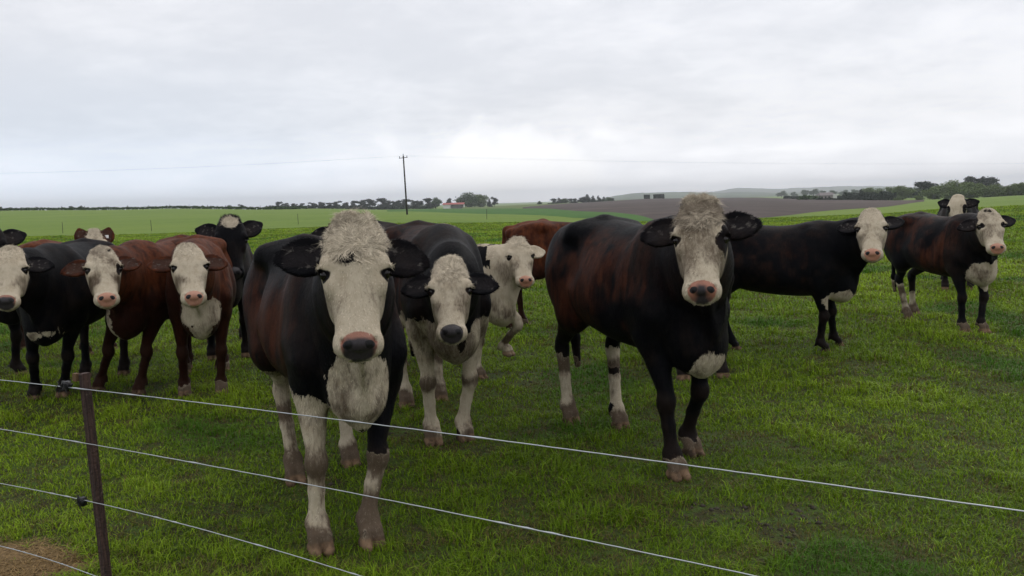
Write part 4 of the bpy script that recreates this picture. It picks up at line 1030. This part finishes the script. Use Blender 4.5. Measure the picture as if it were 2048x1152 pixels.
def fence():
    root = empty('fence_post', (post_b[0] + off[0], post_b[1] + off[1], 0)); tag(root, 'dark brown square hardwood post of the near wire fence, at lower left', 'fence post')
    o = np.array(root.location); ax = (post_t - post_b) / np.linalg.norm(post_t - post_b); bot = post_b + off - ax * (post_b[2] + .25) / ax[2]; top = post_t + off
    R = np.stack([[FD[0], FD[1], 0], [-FD[1], FD[0], 0], [0, 0, 1]], 1); n = 26; hw = .0145; V = []; r = random.Random(3)
    for i in range(n):
        c = bot + (top - bot) * i / (n - 1) - o; sc = 1 + r.uniform(-.03, .03)
        for (a, b) in ((-1, -.8), (-.8, -1), (.8, -1), (1, -.8), (1, .8), (.8, 1), (-.8, 1), (-1, .8)):
            V.append(c + R @ np.array([a * hw * sc, b * hw, (r.uniform(-.004, .004) if i == n - 1 else 0)]))
    m = MB(); m.add(V, [(i * 8 + k, i * 8 + (k + 1) % 8, (i + 1) * 8 + (k + 1) % 8, (i + 1) * 8 + k) for i in range(n - 1) for k in range(8)] + [tuple(range((n - 1) * 8, n * 8))]); m.build('stake', M_FPOST, root)
    # frayed top with a pale staple
    m = MB(); c = top - o + R @ np.array([-.03, -.012, -.012]); m.box(c, (.010, .008, .014), R); m.build('splinter', simple_mat("pale_wood", (.12, .07, .035), .9), root)
    for (px, py) in ((131, 771), (162, 1003)):
        p = fence_pt(px, py) - o; m = MB(); rr = random.Random(px)
        m.box(p + R @ np.array([.004, .004, 0]), (.010, .010, .015), R)
        for k in range(2):
            a = p + R @ np.array([(-.012, .012)[k], 0, 0]); m.tube([a + R @ np.array([0, 0, -.016]), a, a + R @ np.array([0, 0, .016])], [.005, .008, .005], 7)
        m.tube([p + R @ np.array([.0, .004, 0]), p + R @ np.array([.022, .012, .003])], .005, 6)
        for k in range(12):
            a = p + R @ np.array([rr.uniform(-.012, .012), -.008, rr.uniform(-.01, .01)]); b = a + R @ np.array([rr.uniform(-.022, .022), rr.uniform(-.014, .0), rr.uniform(-.024, .024)])
            c = b + R @ np.array([rr.uniform(-.01, .01), 0, rr.uniform(-.01, .01)]); m.tube([a, b, c], .0012, 5)
        m.build('insulator', M_CLIP, root, True)
fence()
wires = [((0, 760), (1024, 884), (2048, 1023), 'top wire of the near fence'), ((0, 858), (760, 997), (1510, 1152), 'second wire of the near fence'), ((0, 967), (360, 1047), (720, 1152), 'third wire of the near fence'), ((0, 1092), (100, 1120), (190, 1152), 'lowest wire of the near fence')]
for a, c, b, lab in wires:
    p, q, e = fence_pt(*a), fence_pt(*c), fence_pt(*b); L1 = np.linalg.norm(q - p); L2 = np.linalg.norm(e - p); pts = []
    for i in range(-30, 121):
        t = i / 60 * .5 * 2 * L2 / L2; t = i / 80
        s = t * L2; cz = np.polyfit([0, L1, L2], [p[2], q[2], e[2]], 2); xy = p[:2] + (e[:2] - p[:2]) * t
        if t < 0 or t > 1: z = np.polyval(np.polyfit([0, L2], [p[2], e[2]], 1), s)
        else: z = np.polyval(cz, s)
        pts.append([xy[0], xy[1], z])
    pts = np.array(pts); m = MB(); keep = (pts[:, 1] > .5); rr = random.Random(int(e[1] * 1000)); k_ = pts[keep]; k_ = k_ + np.array([[0, 0, rr.uniform(-.0004, .0004)] for _ in k_]); m.tube(k_, [.0016 * (1.9 if rr.random() < .06 else 1) for _ in k_], 7); o = m.build('fence_wire', M_WIRE, None, True); tag(o, lab + ', thin galvanised strand across the foreground', 'wire', 'wires of the near fence')

# ------------------------------------------------------------------ grass
def grass_material():
    m, nt, b = new_mat("grass_blades"); L = nt.links; a = ATTR(nt, 'col'); L.new(a.outputs['Color'], b.inputs['Base Color'])
    b.inputs['Roughness'].default_value = .5; b.inputs['Specular IOR Level'].default_value = .10
    tr = N(nt, 'ShaderNodeBsdfTranslucent'); L.new(a.outputs['Color'], tr.inputs[0]); mx = N(nt, 'ShaderNodeMixShader'); mx.inputs[0].default_value = .28
    out = [n for n in nt.nodes if n.type == 'OUTPUT_MATERIAL'][0]; L.new(b.outputs[0], mx.inputs[1]); L.new(tr.outputs[0], mx.inputs[2]); L.new(mx.outputs[0], out.inputs[0])
    return m
def build_grass(n=1250000):
    r = np.random.default_rng(11)
    Y = 1.5 * (75 / 1.5) ** (r.random(n) ** .92); half = .90 * Y + 1.3; X = r.uniform(-1, 1, n) * half
    p = np.stack([X, Y], 1)
    tuft = fbm(p, 2.2, 2, 41); tuft2 = fbm(p, .35, 3, 42); br = bare(p); st = straw(p)
    keep = (r.random(n) > br * .55) & (r.random(n) > st * .25); p = p[keep]; X, Y, tuft, tuft2, br, st = (v[keep] for v in (X, Y, tuft, tuft2, br, st)); n = len(X)
    sz = np.maximum(1, Y / 5) ** .75
    tall = np.clip((.6 * tuft + .4 * fbm(p, 6.5, 2, 49) - .5) * 6, 0, 1); h = (.016 + .022 * r.random(n) + .050 * tall * r.random(n)) * np.minimum(sz, 1.8) * (1 - .55 * br)
    w = .0030 * np.maximum(1, Y / 2.6) ** .95 * r.uniform(.7, 1.3, n)
    a = r.uniform(0, 2 * math.pi, n); mot = np.clip((fbm(p, 4.5, 3, 55) - .54) * 9, 0, 1) * np.clip(1.3 - Y / 25, 0, 1); h = h * (1 - .4 * mot) * (1 - .45 * st); lean = r.uniform(.3, 1.5, n) * h * (1 + 2.2 * st); dx, dy = np.cos(a), np.sin(a); fx, fy = -dy, dx
    # blades turn their width partly to every side
    z0 = T(X, Y); V = np.zeros((n, 5, 3), np.float32)
    for k, (t, wt) in enumerate(((0, 1), (.55, .8))):
        cx = X + dx * lean * t * t; cy = Y + dy * lean * t * t; cz = z0 - .004 + h * t * (1 - .15 * t)
        V[:, 2 * k, 0] = cx - fx * w / 2 * wt; V[:, 2 * k, 1] = cy - fy * w / 2 * wt; V[:, 2 * k, 2] = cz
        V[:, 2 * k + 1, 0] = cx + fx * w / 2 * wt; V[:, 2 * k + 1, 1] = cy + fy * w / 2 * wt; V[:, 2 * k + 1, 2] = cz
    V[:, 4, 0] = X + dx * lean; V[:, 4, 1] = Y + dy * lean; V[:, 4, 2] = z0 + h * (.85 - .3 * (lean / h > .9))
    loops = np.concatenate([np.array([0, 1, 3, 2, 2, 3, 4])[None] + (np.arange(n) * 5)[:, None]]).ravel(); sizes = np.tile([4, 3], n)
    g1, g2, g3, dry = np.array([.125, .210, .008]), np.array([.260, .375, .020]), np.array([.066, .158, .011]), np.array([.125, .088, .038])
    t = np.clip(r.normal(.45 + (tuft2 - .5) * 2.4 + (tall - .4) * .25, .25), 0, 1)[:, None]; c = g1 + (g2 - g1) * t
    lush = np.clip((fbm(p, .8, 2, 47) - .60) * 8, 0, 1)[:, None]; c = c * (1 - lush) + g3 * lush
    dr = ((r.random(n) < .11 + .55 * br + .50 * mot) * .85)[:, None]; dr = np.maximum(dr, (r.random(n) < st * .95)[:, None] * 1.0); c = c * (1 - dr) + (dry * (1 - st[:, None]) + np.array([.30, .20, .085]) * st[:, None]) * dr
    c = c * r.uniform(.65, 1.3, n)[:, None]; c = np.repeat(c, 5, 0)
    me = mesh_obj('grass', V.reshape(-1, 3), loops, grass_material(), None, False, {'col': c}, sizes=sizes); tag(me, kind='stuff')
build_grass()
def clods(n=2600):
    r = np.random.default_rng(5); Y = 1.6 * (12 / 1.6) ** r.random(n * 6); X = r.uniform(-1, 1, n * 6) * (.66 * Y + .4); p = np.stack([X, Y], 1); k = bare(p) > .45; p = p[k][:n]
    ico = np.array([(1, 0, 0), (-1, 0, 0), (0, 1, 0), (0, -1, 0), (0, 0, 1), (0, 0, -1.0)]); fc = np.array([(0, 2, 4), (2, 1, 4), (1, 3, 4), (3, 0, 4), (2, 0, 5), (1, 2, 5), (3, 1, 5), (0, 3, 5)])
    m = len(p); s = r.uniform(.006, .022, m)[:, None, None]; V = ico[None] * s * r.uniform(.6, 1.3, (m, 6, 3)); V = V * [1, 1, .6]; z = T(p[:, 0], p[:, 1])
    V = V + np.stack([p[:, 0], p[:, 1], z], 1)[:, None]; o = mesh_obj('mud', V.reshape(-1, 3), (fc[None] + (np.arange(m) * 6)[:, None, None]).reshape(-1, 3), simple_mat("mud_clods", (.030, .023, .014), .8, .4, 20), None, True); tag(o, kind='stuff')
clods()
# ------------------------------------------------------------------ damp air over the whole land
def haze():
    m = bpy.data.materials.new("damp_air"); m.use_nodes = True; nt = m.node_tree; nt.nodes.clear(); out = N(nt, 'ShaderNodeOutputMaterial')
    v = N(nt, 'ShaderNodeVolumePrincipled'); v.inputs['Density'].default_value = HAZE; v.inputs['Color'].default_value = (.90, .93, .97, 1); v.inputs['Anisotropy'].default_value = .2
    nt.links.new(v.outputs[0], out.inputs['Volume']); mb = MB(); mb.box((0, 0, 50), (9600, 9600, 70)); o = mb.build('haze', m); tag(o, kind='stuff')
HAZE = .00018
haze()
